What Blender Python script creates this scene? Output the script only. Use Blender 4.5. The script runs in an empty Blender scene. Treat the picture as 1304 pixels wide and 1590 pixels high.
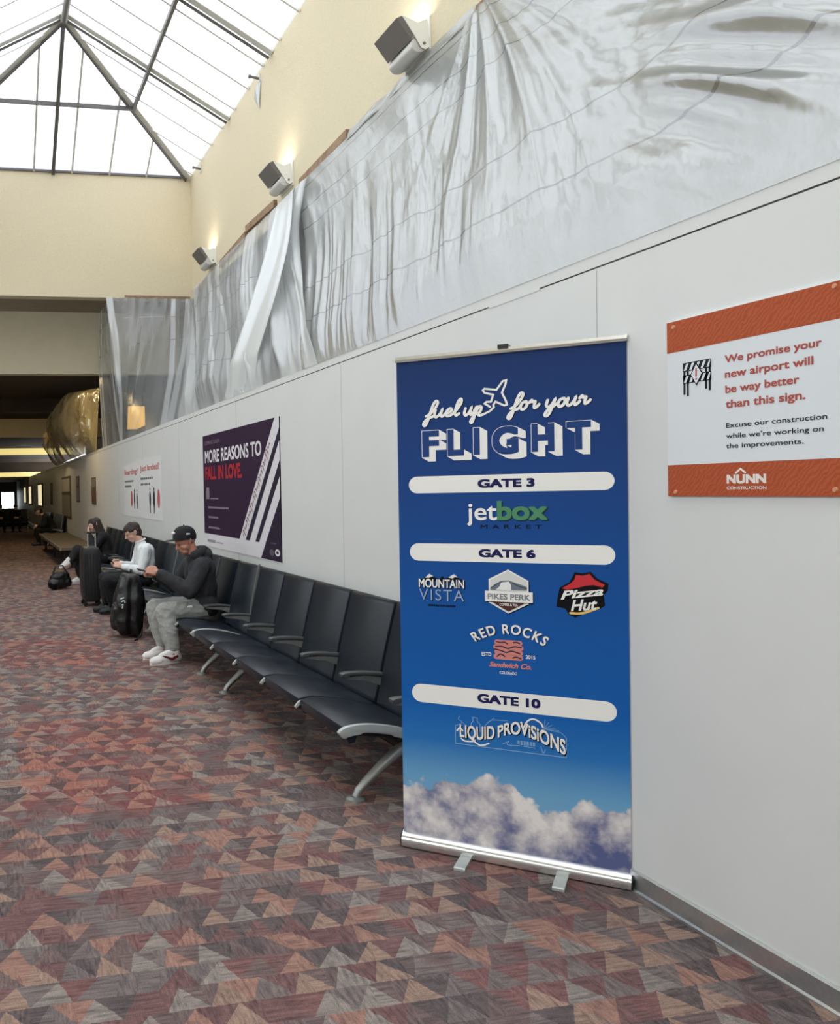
import bpy, bmesh, math, random
from mathutils import Vector, Matrix, noise

SC = bpy.context.scene
COL = SC.collection
PI = math.pi
random.seed(7)

# ------------------------------------------------------------------ camera, sky, exposure
FPX, CX, CY, EYE = 1350.0, 244.0, 795.0, 1.5
YAW, PITCH, ROLL = 0.196132, 0.024572, -0.023
cam_data = bpy.data.cameras.new('camera')
cam = bpy.data.objects.new('camera', cam_data)
COL.objects.link(cam)
f = Vector((math.sin(YAW) * math.cos(PITCH), math.cos(YAW) * math.cos(PITCH), -math.sin(PITCH)))
r0 = Vector((math.cos(YAW), -math.sin(YAW), 0.0))
u0 = r0.cross(f)
c_, s_ = math.cos(ROLL), math.sin(ROLL)
rr = r0 * c_ + u0 * s_
uu = u0 * c_ - r0 * s_
cam.matrix_world = Matrix(((rr.x, uu.x, -f.x, 0), (rr.y, uu.y, -f.y, 0), (rr.z, uu.z, -f.z, EYE), (0, 0, 0, 1)))
cam_data.sensor_fit = 'VERTICAL'
cam_data.sensor_height = 36.0
cam_data.lens = FPX / 1590.0 * 36.0
cam_data.shift_x = (652.0 - CX) / 1590.0
cam_data.shift_y = (CY - 795.0) / 1590.0
cam_data.clip_start = 0.05
cam_data.clip_end = 300
SC.camera = cam

SKY = 3.8
world = bpy.data.worlds.new('overcast_sky')
SC.world = world
world.use_nodes = True
bgn = world.node_tree.nodes['Background']
bgn.inputs[0].default_value = (0.94, 0.97, 1.0, 1)
bgn.inputs[1].default_value = SKY
vs = SC.view_settings
vs.view_transform = 'Standard'
vs.look = 'None'
vs.gamma = 1.0
vs.use_curve_mapping = False
vs.exposure = 0.0
SC.display_settings.display_device = 'sRGB'
SC.cycles.max_bounces = 10
SC.cycles.diffuse_bounces = 5
SC.cycles.glossy_bounces = 4
SC.cycles.transparent_max_bounces = 16
SC.cycles.sample_clamp_indirect = 6.0
SC.cycles.use_denoising = True


# ------------------------------------------------------------------ materials
def lin(c):
    return tuple((x / 255 / 12.92) if x / 255 <= 0.04045 else ((x / 255 + 0.055) / 1.055) ** 2.4 for x in c)


class NT:
    """short-hand for building a node tree"""
    def __init__(s, mat):
        s.t = mat.node_tree
        s.n = s.t.nodes
        s.l = s.t.links

    def put(s, sock, v):
        if v is None:
            return
        if hasattr(v, 'is_output'):
            s.l.new(v, sock)
        else:
            if hasattr(sock.default_value, '__len__') and hasattr(v, '__len__') and len(v) == 3 and len(sock.default_value) == 4:
                v = (*v, 1)
            sock.default_value = v

    def m(s, op, a, b=None, c=None, clamp=False):
        n = s.n.new('ShaderNodeMath')
        n.operation = op
        n.use_clamp = clamp
        s.put(n.inputs[0], a)
        s.put(n.inputs[1], b)
        s.put(n.inputs[2], c)
        return n.outputs[0]

    def mix(s, fac, a, b, mode='MIX'):
        n = s.n.new('ShaderNodeMix')
        n.data_type = 'RGBA'
        n.blend_type = mode
        s.put(n.inputs[0], fac)
        s.put(n.inputs[6], a)
        s.put(n.inputs[7], b)
        return n.outputs[2]

    def noise(s, vec, scale, detail=3, rough=0.5):
        n = s.n.new('ShaderNodeTexNoise')
        s.put(n.inputs['Vector'], vec)
        n.inputs['Scale'].default_value = scale
        n.inputs['Detail'].default_value = detail
        n.inputs['Roughness'].default_value = rough
        return n.outputs[0]

    def white(s, vec):
        n = s.n.new('ShaderNodeTexWhiteNoise')
        n.noise_dimensions = '3D'
        s.put(n.inputs[0], vec)
        return n.outputs[0]

    def xyz(s, x=0.0, y=0.0, z=0.0):
        n = s.n.new('ShaderNodeCombineXYZ')
        s.put(n.inputs[0], x)
        s.put(n.inputs[1], y)
        s.put(n.inputs[2], z)
        return n.outputs[0]

    def sep(s, v):
        n = s.n.new('ShaderNodeSeparateXYZ')
        s.l.new(v, n.inputs[0])
        return n.outputs

    def obj(s):
        return s.n.new('ShaderNodeTexCoord').outputs['Object']

    def uv(s):
        return s.n.new('ShaderNodeTexCoord').outputs['UV']

    def scale(s, v, k):
        n = s.n.new('ShaderNodeVectorMath')
        n.operation = 'MULTIPLY'
        s.l.new(v, n.inputs[0])
        n.inputs[1].default_value = k
        return n.outputs[0]

    def ramp(s, fac, stops, const=False):
        n = s.n.new('ShaderNodeValToRGB')
        s.put(n.inputs[0], fac)
        e = n.color_ramp.elements
        n.color_ramp.interpolation = 'CONSTANT' if const else 'LINEAR'
        while len(e) < len(stops):
            e.new(0.5)
        for k, (p, c) in enumerate(stops):
            e[k].position = p
            e[k].color = (*c, 1)
        return n.outputs[0]

    def bump(s, h, strength=0.3, dist=0.01):
        n = s.n.new('ShaderNodeBump')
        n.inputs['Strength'].default_value = strength
        n.inputs['Distance'].default_value = dist
        s.l.new(h, n.inputs['Height'])
        return n.outputs[0]


def new_mat(name):
    m = bpy.data.materials.new(name)
    m.use_nodes = True
    return m, NT(m), m.node_tree.nodes['Principled BSDF']


def plain(name, col, rough=0.6, metal=0.0, var=0.0, vscale=30, bump=0.0, bscale=120, spec=0.5, emit=None, estr=0.0, coat=0.0):
    m, t, p = new_mat(name)
    p.inputs['Roughness'].default_value = rough
    p.inputs['Metallic'].default_value = metal
    p.inputs['Specular IOR Level'].default_value = spec
    p.inputs['Coat Weight'].default_value = coat
    if var > 0:
        nz = t.noise(t.obj(), vscale, 3)
        lo = tuple(x * (1 - var) for x in col)
        hi = tuple(min(1, x * (1 + var)) for x in col)
        t.l.new(t.ramp(nz, [(0.3, lo), (0.7, hi)]), p.inputs['Base Color'])
    else:
        p.inputs['Base Color'].default_value = (*col, 1)
    if bump > 0:
        t.l.new(t.bump(t.noise(t.obj(), bscale, 4), bump, 0.01), p.inputs['Normal'])
    if emit:
        p.inputs['Emission Color'].default_value = (*emit, 1)
        p.inputs['Emission Strength'].default_value = estr
    return m


M = {}
M['panel'] = plain('white_wall_panel', lin((220, 220, 219)), 0.45, var=0.015, vscale=3, bump=0.04, bscale=300)
M['gap'] = plain('panel_gap_dark', lin((70, 68, 66)), 0.8)
M['seam'] = plain('panel_joint_grey', lin((176, 176, 174)), 0.7)
M['stucco'] = plain('cream_stucco', lin((205, 193, 165)), 0.85, var=0.035, vscale=30, bump=0.45, bscale=70)
M['soffit'] = plain('soffit_taupe', lin((140, 128, 108)), 0.9, var=0.06, vscale=4)
M['fascia'] = plain('fascia_beige', lin((196, 186, 160)), 0.8, var=0.03, vscale=4, bump=0.1)
M['dark_ceiling'] = plain('dark_brown_ceiling', lin((74, 62, 50)), 0.9, var=0.1, vscale=2)
M['grey_store'] = plain('grey_store_front', lin((120, 120, 120)), 0.7, var=0.1, vscale=2)
M['alu'] = plain('brushed_aluminium', (0.62, 0.63, 0.63), 0.32, metal=0.9, var=0.05, vscale=80)
M['alu_bright'] = plain('bright_aluminium', (0.8, 0.8, 0.8), 0.22, metal=0.8, var=0.03)
M['cast'] = plain('cast_aluminium_satin', lin((150, 150, 146)), 0.38, metal=0.55, var=0.05)
M['trim_light'] = plain('pale_seat_trim', lin((186, 190, 186)), 0.35, metal=0.3)
M['arm'] = plain('grey_armrest_plastic', lin((82, 84, 84)), 0.4, metal=0.2)
M['beam_dark'] = plain('black_steel_beam', lin((22, 22, 24)), 0.5)
M['navy'] = plain('navy_vinyl', lin((22, 30, 41)), 0.36, var=0.10, vscale=18, bump=0.06, bscale=260, spec=0.36)
M['bench_tan'] = plain('taupe_bench_top', lin((96, 84, 70)), 0.6, var=0.08)
M['frame'] = plain('skylight_bar_grey', lin((206, 207, 205)), 0.5, metal=0.2)
M['frame_dark'] = plain('skylight_bar_dark', lin((92, 90, 88)), 0.5)
M['wood'] = plain('rough_lumber', lin((140, 114, 90)), 0.8, var=0.25, vscale=14, bump=0.3, bscale=40)
M['lamp_dark'] = plain('lamp_dark_lid', lin((104, 98, 94)), 0.6)
M['lamp_grey'] = plain('lamp_silver_body', lin((196, 194, 190)), 0.45, metal=0.2)
M['lamp_white'] = plain('lamp_white_bracket', lin((228, 226, 218)), 0.6)
M['black'] = plain('black_plastic', lin((18, 18, 20)), 0.5)
M['black_cloth'] = plain('black_cloth', lin((20, 20, 23)), 0.85, var=0.25, vscale=25, bump=0.25, bscale=90)
M['char_cloth'] = plain('charcoal_hoodie_fleece', lin((44, 44, 48)), 0.9, var=0.18, vscale=20, bump=0.3, bscale=70)
M['grey_cloth'] = plain('grey_marl_fleece', lin((152, 152, 148)), 0.9, var=0.12, vscale=40, bump=0.3, bscale=60)
M['white_cloth'] = plain('white_cotton', lin((226, 228, 230)), 0.85, var=0.03, bump=0.2, bscale=40)
M['skin_tan'] = plain('tan_skin', lin((192, 138, 116)), 0.55, var=0.06)
M['skin_pale'] = plain('pale_skin', lin((206, 164, 146)), 0.55, var=0.05)
M['hair'] = plain('dark_brown_hair', lin((40, 28, 24)), 0.6, var=0.3, vscale=60, bump=0.4, bscale=120)
M['white_rubber'] = plain('white_shoe_leather', lin((226, 222, 220)), 0.5)
M['shoe_red'] = plain('dark_red_shoe_mark', lin((96, 30, 40)), 0.5)
M['pack_black'] = plain('black_nylon', lin((16, 16, 18)), 0.38, var=0.3, vscale=12, bump=0.5, bscale=30)
M['case_grey'] = plain('dark_ribbed_shell', lin((26, 26, 29)), 0.45)
M['screen'] = plain('dark_phone_glass', lin((26, 26, 30)), 0.15)
M['cove'] = plain('cove_lamp_diffuser', lin((230, 215, 150)), 0.6, emit=lin((255, 232, 150)), estr=0.75)
M['bulb'] = plain('lit_lamp_lens', (0.9, 0.9, 0.85), 0.4, emit=(1, 0.88, 0.66), estr=9.0)
M['bulb_white'] = plain('lit_round_lens', (0.9, 0.9, 0.85), 0.4, emit=(1, 0.97, 0.9), estr=3.0)
M['glow_panel'] = plain('lit_poster_face', (0.7, 0.65, 0.5), 0.4, emit=lin((255, 238, 190)), estr=0.8)
M['amber'] = plain('lit_amber_sign_face', lin((230, 180, 90)), 0.5, emit=lin((255, 196, 96)), estr=0.6)

PR = {}


def ink(key, c, rough=0.5):
    if key not in PR:
        PR[key] = plain('print_' + key, lin(c), rough, spec=0.12)
    return PR[key]


def make_stone_carpet():
    m, t, p = new_mat('triangle_pattern_carpet')
    P = t.obj()
    x, y, _ = t.sep(P)
    H_, W_ = 0.115, 0.128
    wob = t.m('MULTIPLY', t.m('SUBTRACT', t.noise(P, 45, 3), 0.5), 0.016)
    v = t.m('DIVIDE', t.m('ADD', y, wob), H_)
    row = t.m('FLOOR', v)
    fv = t.m('FRACT', v)
    rowr = t.white(t.xyz(row, 3.1, 0.0))
    w = t.m('ADD', W_ - 0.02, t.m('MULTIPLY', t.white(t.xyz(row, 9.7, 2.0)), 0.05))
    # the strokes are not quite upright: each row leans a little its own way
    lean = t.m('MULTIPLY', t.m('SUBTRACT', t.white(t.xyz(row, 5.5, 8.0)), 0.5), 0.5)
    u = t.m('ADD', t.m('ADD', t.m('DIVIDE', t.m('ADD', x, wob), w), t.m('MULTIPLY', rowr, 7.0)), t.m('MULTIPLY', lean, fv))
    cell = t.m('FLOOR', u)
    fu = t.m('FRACT', u)
    du = t.m('SUBTRACT', fu, 0.5)
    au = t.m('ABSOLUTE', du)
    half = t.m('MULTIPLY', t.m('SUBTRACT', 1.0, fv), 0.5)
    up = t.m('LESS_THAN', au, half)
    side = t.m('GREATER_THAN', du, 0.0)
    dn_id = t.m('ADD', cell, t.m('SUBTRACT', side, 0.5))
    r_up = t.white(t.xyz(cell, row, 1.0))
    r_dn = t.white(t.xyz(dn_id, row, 2.0))
    orange, tan, grey = lin((150, 113, 101)), lin((150, 124, 110)), lin((138, 130, 124))
    maroon, char, brown, red = lin((110, 80, 80)), lin((86, 78, 79)), lin((106, 90, 89)), lin((118, 82, 81))
    mid = lin((112, 103, 102))
    cu = t.ramp(r_up, [(0, grey), (0.22, tan), (0.42, orange), (0.56, mid), (0.74, maroon), (0.84, brown)], True)
    cd = t.ramp(r_dn, [(0, char), (0.22, maroon), (0.40, brown), (0.60, red), (0.76, orange), (0.86, mid)], True)
    c = t.mix(up, cd, cu)
    # yarns of the next colour show through in patches
    mot = t.noise(P, 55, 4, 0.65)
    c = t.mix(t.m('MULTIPLY', t.m('SUBTRACT', mot, 0.36), 1.5, clamp=True), c, t.mix(t.white(t.xyz(cell, row, 7.0)), lin((98, 84, 84)), lin((136, 116, 108))))
    # yarn streaks, along the rows and across them
    st1 = t.noise(t.scale(P, (9.0, 70.0, 1)), 1.0, 3, 0.6)
    st2 = t.noise(t.scale(P, (85.0, 14.0, 1)), 1.0, 3, 0.6)
    pick = t.m('GREATER_THAN', t.m('FRACT', t.m('MULTIPLY', t.m('ADD', r_up, r_dn), 7.0)), 0.5)
    st = t.m('ADD', t.m('MULTIPLY', st1, pick), t.m('MULTIPLY', st2, t.m('SUBTRACT', 1.0, pick)))
    c = t.mix(1.0, c, t.ramp(st, [(0.32, (0.62, 0.60, 0.62)), (0.5, (1, 1, 1)), (0.68, (1.35, 1.3, 1.28))]), 'MULTIPLY')
    fib = t.noise(P, 260, 3, 0.75)
    c = t.mix(1.0, c, t.ramp(fib, [(0.3, (0.6, 0.6, 0.6)), (0.7, (1.38, 1.38, 1.38))]), 'MULTIPLY')
    # the redder tiles, one every 3.6 m down the hall
    yy = t.m('FRACT', t.m('DIVIDE', t.m('SUBTRACT', y, 4.0), 3.55))
    inside = t.m('MULTIPLY', t.m('LESS_THAN', yy, 0.49), t.m('MULTIPLY', t.m('GREATER_THAN', x, 0.15), t.m('LESS_THAN', x, 1.04)))
    far = t.m('LESS_THAN', y, 9.0)
    near = t.m('GREATER_THAN', y, 3.9)
    inside = t.m('MULTIPLY', inside, t.m('MULTIPLY', far, near))
    c = t.mix(inside, c, t.mix(1.0, c, (1.08, 0.84, 0.83), 'MULTIPLY'))
    t.l.new(c, p.inputs['Base Color'])
    p.inputs['Roughness'].default_value = 0.95
    p.inputs['Specular IOR Level'].default_value = 0.15
    t.l.new(t.bump(fib, 0.5, 0.004), p.inputs['Normal'])
    return m


def make_plastic(name, solid, streak, tint, creases=(), uscale=40.0, rough=0.28, bands=(), gloss=0.22, rumple=0.16, vfreq=14.0):
    """thin polythene: part see-through, part milky, glossy on top"""
    m = bpy.data.materials.new(name)
    m.use_nodes = True
    t = NT(m)
    t.n.remove(t.n['Principled BSDF'])
    out = t.n['Material Output']
    uv = t.uv()
    u, v, _ = t.sep(uv)
    col = tint
    cr = None
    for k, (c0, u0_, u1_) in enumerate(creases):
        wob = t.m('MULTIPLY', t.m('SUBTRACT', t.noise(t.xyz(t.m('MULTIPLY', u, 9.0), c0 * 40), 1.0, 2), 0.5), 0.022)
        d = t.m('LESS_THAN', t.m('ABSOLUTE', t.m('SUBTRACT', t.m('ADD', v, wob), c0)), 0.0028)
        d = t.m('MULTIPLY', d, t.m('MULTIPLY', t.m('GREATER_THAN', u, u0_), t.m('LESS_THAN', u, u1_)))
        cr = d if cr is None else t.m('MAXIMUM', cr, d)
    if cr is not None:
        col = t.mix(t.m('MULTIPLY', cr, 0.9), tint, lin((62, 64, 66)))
    dif = t.n.new('ShaderNodeBsdfDiffuse')
    trl = t.n.new('ShaderNodeBsdfTranslucent')
    glo = t.n.new('ShaderNodeBsdfGlossy')
    tra = t.n.new('ShaderNodeBsdfTransparent')
    t.put(dif.inputs['Color'], col)
    t.put(trl.inputs['Color'], col)
    glo.inputs['Roughness'].default_value = rough
    tra.inputs['Color'].default_value = (0.96, 0.97, 0.97, 1)
    fine = t.noise(t.xyz(t.m('MULTIPLY', u, uscale * 2.2), t.m('MULTIPLY', v, vfreq)), 1.0, 3, 0.6)
    nrm = t.bump(fine, rumple, 0.03 if rumple < 0.5 else 0.12)
    t.l.new(nrm, glo.inputs['Normal'])
    t.l.new(nrm, dif.inputs['Normal'])
    a = t.n.new('ShaderNodeMixShader')
    a.inputs[0].default_value = 0.35
    t.l.new(dif.outputs[0], a.inputs[1])
    t.l.new(trl.outputs[0], a.inputs[2])
    b = t.n.new('ShaderNodeMixShader')
    b.inputs[0].default_value = gloss
    t.l.new(a.outputs[0], b.inputs[1])
    t.l.new(glo.outputs[0], b.inputs[2])
    nz = t.noise(t.xyz(t.m('MULTIPLY', u, uscale), t.m('MULTIPLY', v, 1.6)), 1.0, 2, 0.5)
    cov = t.m('ADD', solid, t.m('MULTIPLY', t.m('SUBTRACT', nz, 0.5), streak))
    for (c0, c1, w0, amt) in bands:
        # a fold of several layers running from c0 at the top to c1 at the foot
        mid = t.m('ADD', t.m('ADD', c0, t.m('MULTIPLY', v, c1 - c0)), t.m('MULTIPLY', t.m('SUBTRACT', t.noise(t.xyz(c0 * 31, t.m('MULTIPLY', v, 3.0)), 1.0, 1), 0.5), 0.04))
        q = t.m('SUBTRACT', 1.0, t.m('DIVIDE', t.m('ABSOLUTE', t.m('SUBTRACT', u, mid)), w0), clamp=True)
        cov = t.m('ADD', cov, t.m('MULTIPLY', t.m('MULTIPLY', q, 3.0, clamp=True), amt))
    cov = t.m('MINIMUM', t.m('MAXIMUM', cov, 0.05), 0.97)
    if cr is not None:
        cov = t.m('MAXIMUM', cov, t.m('MULTIPLY', cr, 0.9))
    d = t.n.new('ShaderNodeMixShader')
    t.put(d.inputs[0], cov)
    t.l.new(tra.outputs[0], d.inputs[1])
    t.l.new(b.outputs[0], d.inputs[2])
    t.l.new(d.outputs[0], out.inputs[0])
    return m


def make_glazing(name, clear, tint):
    m = bpy.data.materials.new(name)
    m.use_nodes = True
    t = NT(m)
    t.n.remove(t.n['Principled BSDF'])
    tra = t.n.new('ShaderNodeBsdfTransparent')
    trl = t.n.new('ShaderNodeBsdfTranslucent')
    nz = t.noise(t.obj(), 1.3, 2)
    t.l.new(t.ramp(nz, [(0.3, tuple(c * 0.93 for c in tint)), (0.7, tint)]), tra.inputs['Color'])
    trl.inputs['Color'].default_value = (*tint, 1)
    mx = t.n.new('ShaderNodeMixShader')
    mx.inputs[0].default_value = 1 - clear
    t.l.new(tra.outputs[0], mx.inputs[1])
    t.l.new(trl.outputs[0], mx.inputs[2])
    t.l.new(mx.outputs[0], t.n['Material Output'].inputs[0])
    return m


def make_banner_print():
    """printed sky: dark blue above, azure below, a bank of cloud along the foot"""
    m, t, p = new_mat('banner_sky_print')
    P = t.obj()
    x, _, z = t.sep(P)
    sky = t.ramp(t.m('DIVIDE', z, 2.05), [(0.0, lin((150, 190, 214))), (0.15, lin((112, 168, 210))), (0.225, lin((46, 118, 190))),
                                           (0.30, lin((26, 98, 178))), (0.5, lin((26, 86, 162))), (0.75, lin((32, 68, 132))), (1.0, lin((34, 54, 102)))])
    Q = t.xyz(x, 0.0, z)
    prof = t.ramp(t.m('DIVIDE', x, 0.85), [(0.0, (.29,) * 3), (0.22, (.315,) * 3), (0.335, (.375,) * 3), (0.50, (.36,) * 3), (0.57, (.285,) * 3), (0.70, (.275,) * 3), (0.84, (.335,) * 3), (1.0, (.30,) * 3)])
    warp = t.xyz(t.m('ADD', x, t.m('MULTIPLY', t.noise(Q, 9.0, 2), 0.05)), 0.0, z)
    vo = t.n.new('ShaderNodeTexVoronoi')
    vo.feature = 'SMOOTH_F1'
    vo.inputs['Scale'].default_value = 11
    vo.inputs['Smoothness'].default_value = 0.35
    t.l.new(warp, vo.inputs['Vector'])
    vo2 = t.n.new('ShaderNodeTexVoronoi')
    vo2.feature = 'SMOOTH_F1'
    vo2.inputs['Scale'].default_value = 27
    vo2.inputs['Smoothness'].default_value = 0.4
    t.l.new(warp, vo2.inputs['Vector'])
    fine = t.noise(Q, 60.0, 5, 0.6)
    puff = t.m('ADD', t.m('MULTIPLY', vo.outputs[0], -0.10), t.m('MULTIPLY', vo2.outputs[0], -0.05))
    puff = t.m('ADD', puff, t.m('MULTIPLY', t.m('SUBTRACT', fine, 0.5), 0.035))
    d = t.m('SUBTRACT', t.m('ADD', t.m('ADD', prof, 0.055), puff), z)
    mask = t.m('MULTIPLY', d, 55.0, clamp=True)
    broad = t.noise(t.xyz(t.m('ADD', x, 0.31), 1.0, t.m('ADD', z, 0.13)), 5.5, 3, 0.5)
    sh = t.m('ADD', t.m('ADD', t.m('MULTIPLY', broad, 0.9), t.m('MULTIPLY', vo.outputs[0], -0.28)), t.m('MULTIPLY', vo2.outputs[0], -0.12))
    sh = t.m('ADD', t.m('ADD', sh, t.m('MULTIPLY', t.m('SUBTRACT', fine, 0.5), 0.22)), 0.27)
    cl = t.ramp(sh, [(0.32, lin((96, 104, 148))), (0.43, lin((158, 156, 178))), (0.53, lin((206, 200, 204))), (0.66, lin((240, 234, 232)))])
    t.l.new(t.mix(mask, sky, cl), p.inputs['Base Color'])
    p.inputs['Roughness'].default_value = 0.5
    p.inputs['Specular IOR Level'].default_value = 0.12
    return m


M['carpet'] = make_stone_carpet()
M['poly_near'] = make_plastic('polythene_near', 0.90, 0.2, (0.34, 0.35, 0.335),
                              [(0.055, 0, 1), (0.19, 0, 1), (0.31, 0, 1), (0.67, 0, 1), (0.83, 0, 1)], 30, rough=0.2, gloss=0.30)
M['poly_strip'] = make_plastic('polythene_strip', 0.93, 0.1, (0.74, 0.76, 0.76), [], 6)
M['poly_mid'] = make_plastic('polythene_mid', 0.40, 0.5, (0.72, 0.74, 0.75), [(0.22, 0, .5), (0.4, .1, .8), (0.62, 0, .6), (0.8, 0.1, 0.5)], 9,
                             bands=[(0.05, 0.12, 0.035, 0.35), (0.22, 0.34, 0.025, 0.3), (0.30, 0.47, 0.02, 0.25), (0.62, 0.66, 0.05, 0.3), (0.80, 0.86, 0.05, 0.4), (0.93, 0.96, 0.06, 0.4)])
M['poly_far'] = make_plastic('polythene_far', 0.30, 0.35, (0.74, 0.76, 0.79), [(0.14, 0.2, 0.9), (0.33, 0.3, 0.9)], 5,
                             bands=[(0.03, 0.14, 0.05, 0.5), (0.78, 0.80, 0.03, 0.4), (0.95, 0.84, 0.03, 0.3), (1.0, 0.94, 0.05, 0.35)])
M['poly_gold'] = make_plastic('polythene_warm_lit', 0.72, 1.2, (0.60, 0.50, 0.28), [], 13, rough=0.2, gloss=0.4, rumple=1.0, vfreq=3.5)  # glow of warm lamps is tinted into the plastic's colour
M['glaze'] = make_glazing('skylight_panel', 0.62, (0.73, 0.75, 0.76))
M['glaze_end'] = make_glazing('skylight_end_panel', 0.25, (0.66, 0.67, 0.74))
M['pane'] = make_glazing('window_glass', 0.97, (0.93, 0.96, 0.96))
M['banner'] = make_banner_print()


# ------------------------------------------------------------------ mesh helpers
class MB:
    def __init__(s):
        s.v, s.f, s.mi, s.uv = [], [], [], None

    def add(s, vs_, fs, m=0):
        k = len(s.v)
        s.v += [Vector(a) for a in vs_]
        s.f += [tuple(i + k for i in q) for q in fs]
        s.mi += [m] * len(fs)

    def quad(s, a, b, c, d, m=0):
        s.add([a, b, c, d], [(0, 1, 2, 3)], m)

    def box(s, x0, x1, y0, y1, z0, z1, m=0):
        s.add([(x0, y0, z0), (x1, y0, z0), (x1, y1, z0), (x0, y1, z0), (x0, y0, z1), (x1, y0, z1), (x1, y1, z1), (x0, y1, z1)],
              [(0, 3, 2, 1), (4, 5, 6, 7), (0, 1, 5, 4), (1, 2, 6, 5), (2, 3, 7, 6), (3, 0, 4, 7)], m)

    def prism(s, pts, a0, a1, axis='y', m=0, inset=0.0):
        """closed outline swept along an axis; inset rounds both ends a little"""
        n = len(pts)
        cx = sum(p[0] for p in pts) / n
        cz = sum(p[1] for p in pts) / n

        def at(p, a):
            return {'y': (p[0], a, p[1]), 'x': (a, p[0], p[1]), 'z': (p[0], p[1], a)}[axis]
        rings = []
        if inset > 0:
            sg = 1 if a1 > a0 else -1
            ins = []
            for k in range(n):
                p, q, r = Vector(pts[k - 1]), Vector(pts[k]), Vector(pts[(k + 1) % n])
                t_ = (r - p)
                if t_.length > 1e-9:
                    t_.normalize()
                nn = Vector((t_.y, -t_.x))
                if nn.dot(q - Vector((cx, cz))) < 0:
                    nn = -nn
                ins.append(nn)
            for fr, da in ((1.0, 0.0), (0.3, 0.3), (0.0, 1.0)):
                rings.append(([tuple(Vector(pts[k]) - ins[k] * inset * fr) for k in range(n)], a0 + sg * inset * da))
            for fr, da in ((0.0, 1.0), (0.3, 0.3), (1.0, 0.0)):
                rings.append(([tuple(Vector(pts[k]) - ins[k] * inset * fr) for k in range(n)], a1 - sg * inset * da))
        else:
            rings = [(pts, a0), (pts, a1)]
        vs_ = [at(p, a) for ring, a in rings for p in ring]
        fs = []
        for k in range(len(rings) - 1):
            for i in range(n):
                j = (i + 1) % n
                fs.append((k * n + i, k * n + j, (k + 1) * n + j, (k + 1) * n + i))
        fs.append(tuple(range(n - 1, -1, -1)))
        fs.append(tuple((len(rings) - 1) * n + i for i in range(n)))
        s.add(vs_, fs, m)

    def tube(s, path, rad, n=10, m=0, caps=True, flat=1.0):
        path = [Vector(p) for p in path]
        if not hasattr(rad, '__len__'):
            rad = [rad] * len(path)
        rings = []
        prev = None
        for k, p in enumerate(path):
            d = (path[min(k + 1, len(path) - 1)] - path[max(k - 1, 0)]).normalized()
            if prev is None:
                ref = Vector((0, 0, 1)) if abs(d.z) < 0.9 else Vector((1, 0, 0))
                a = d.cross(ref).normalized()
            else:
                a = (prev - d * prev.dot(d)).normalized()
            prev = a
            b = d.cross(a)
            rings.append([p + (a * math.cos(2 * PI * i / n) + b * math.sin(2 * PI * i / n) * flat) * rad[k] for i in range(n)])
        fs = []
        for k in range(len(rings) - 1):
            for i in range(n):
                j = (i + 1) % n
                fs.append((k * n + i, k * n + j, (k + 1) * n + j, (k + 1) * n + i))
        if caps:
            fs.append(tuple(range(n - 1, -1, -1)))
            fs.append(tuple((len(rings) - 1) * n + i for i in range(n)))
        s.add([v for r_ in rings for v in r_], fs, m)

    def cap(s, p0, r_0, p1, r_1, n=14, m=0):
        """tapered capsule"""
        p0, p1 = Vector(p0), Vector(p1)
        d = (p1 - p0)
        if d.length < 1e-6:
            d = Vector((0, 0, 1e-5))
            p1 = p0 + d
        d.normalize()
        path, rad = [], []
        for k in range(5):
            a = -PI / 2 + PI / 2 * k / 4
            path.append(p0 + d * (r_0 * math.sin(a)))
            rad.append(max(r_0 * math.cos(a), 1e-4))
        for k in range(5):
            a = PI / 2 * k / 4
            path.append(p1 + d * (r_1 * math.sin(a)))
            rad.append(max(r_1 * math.cos(a), 1e-4))
        ref = Vector((0, 0, 1)) if abs(d.z) < 0.9 else Vector((1, 0, 0))
        a_ = d.cross(ref).normalized()
        b_ = d.cross(a_)
        vs_ = [p + (a_ * math.cos(2 * PI * i / n) + b_ * math.sin(2 * PI * i / n)) * q for p, q in zip(path, rad) for i in range(n)]
        fs = []
        for k in range(len(path) - 1):
            for i in range(n):
                j = (i + 1) % n
                fs.append((k * n + i, k * n + j, (k + 1) * n + j, (k + 1) * n + i))
        fs.append(tuple(range(n - 1, -1, -1)))
        fs.append(tuple((len(path) - 1) * n + i for i in range(n)))
        s.add(vs_, fs, m)

    def disc(s, c, r_, h, n=20, m=0):
        self_path = [(c[0], c[1], c[2]), (c[0], c[1], c[2] + h)]
        s.tube(self_path, r_, n, m)

    def mesh(s, name, mats):
        me = bpy.data.meshes.new(name)
        me.from_pydata([tuple(v) for v in s.v], [], s.f)
        for m_ in (mats if isinstance(mats, (list, tuple)) else [mats]):
            me.materials.append(m_)
        me.polygons.foreach_set('material_index', s.mi)
        return me

    def build(s, name, mats, parent=None, smooth=False, off=None, fix=True):
        if off is not None:
            o = Vector(off)
            s.v = [v - o for v in s.v]
        me = s.mesh(name, mats)
        if fix:
            bm = bmesh.new()
            bm.from_mesh(me)
            bmesh.ops.recalc_face_normals(bm, faces=bm.faces)
            bm.to_mesh(me)
            bm.free()
        return link(name, me, parent, smooth)


def link(name, me, parent=None, smooth=False):
    if smooth:
        me.polygons.foreach_set('use_smooth', [True] * len(me.polygons))
        try:
            me.set_sharp_from_angle(angle=math.radians(42))
        except Exception:
            pass
    o = bpy.data.objects.new(name, me)
    COL.objects.link(o)
    if parent is not None:
        o.parent = parent
    return o


def tag(o, label, cat, group=None, kind=None):
    o['label'] = label
    o['category'] = cat
    if group:
        o['group'] = group
    if kind:
        o['kind'] = kind
    return o


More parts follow.
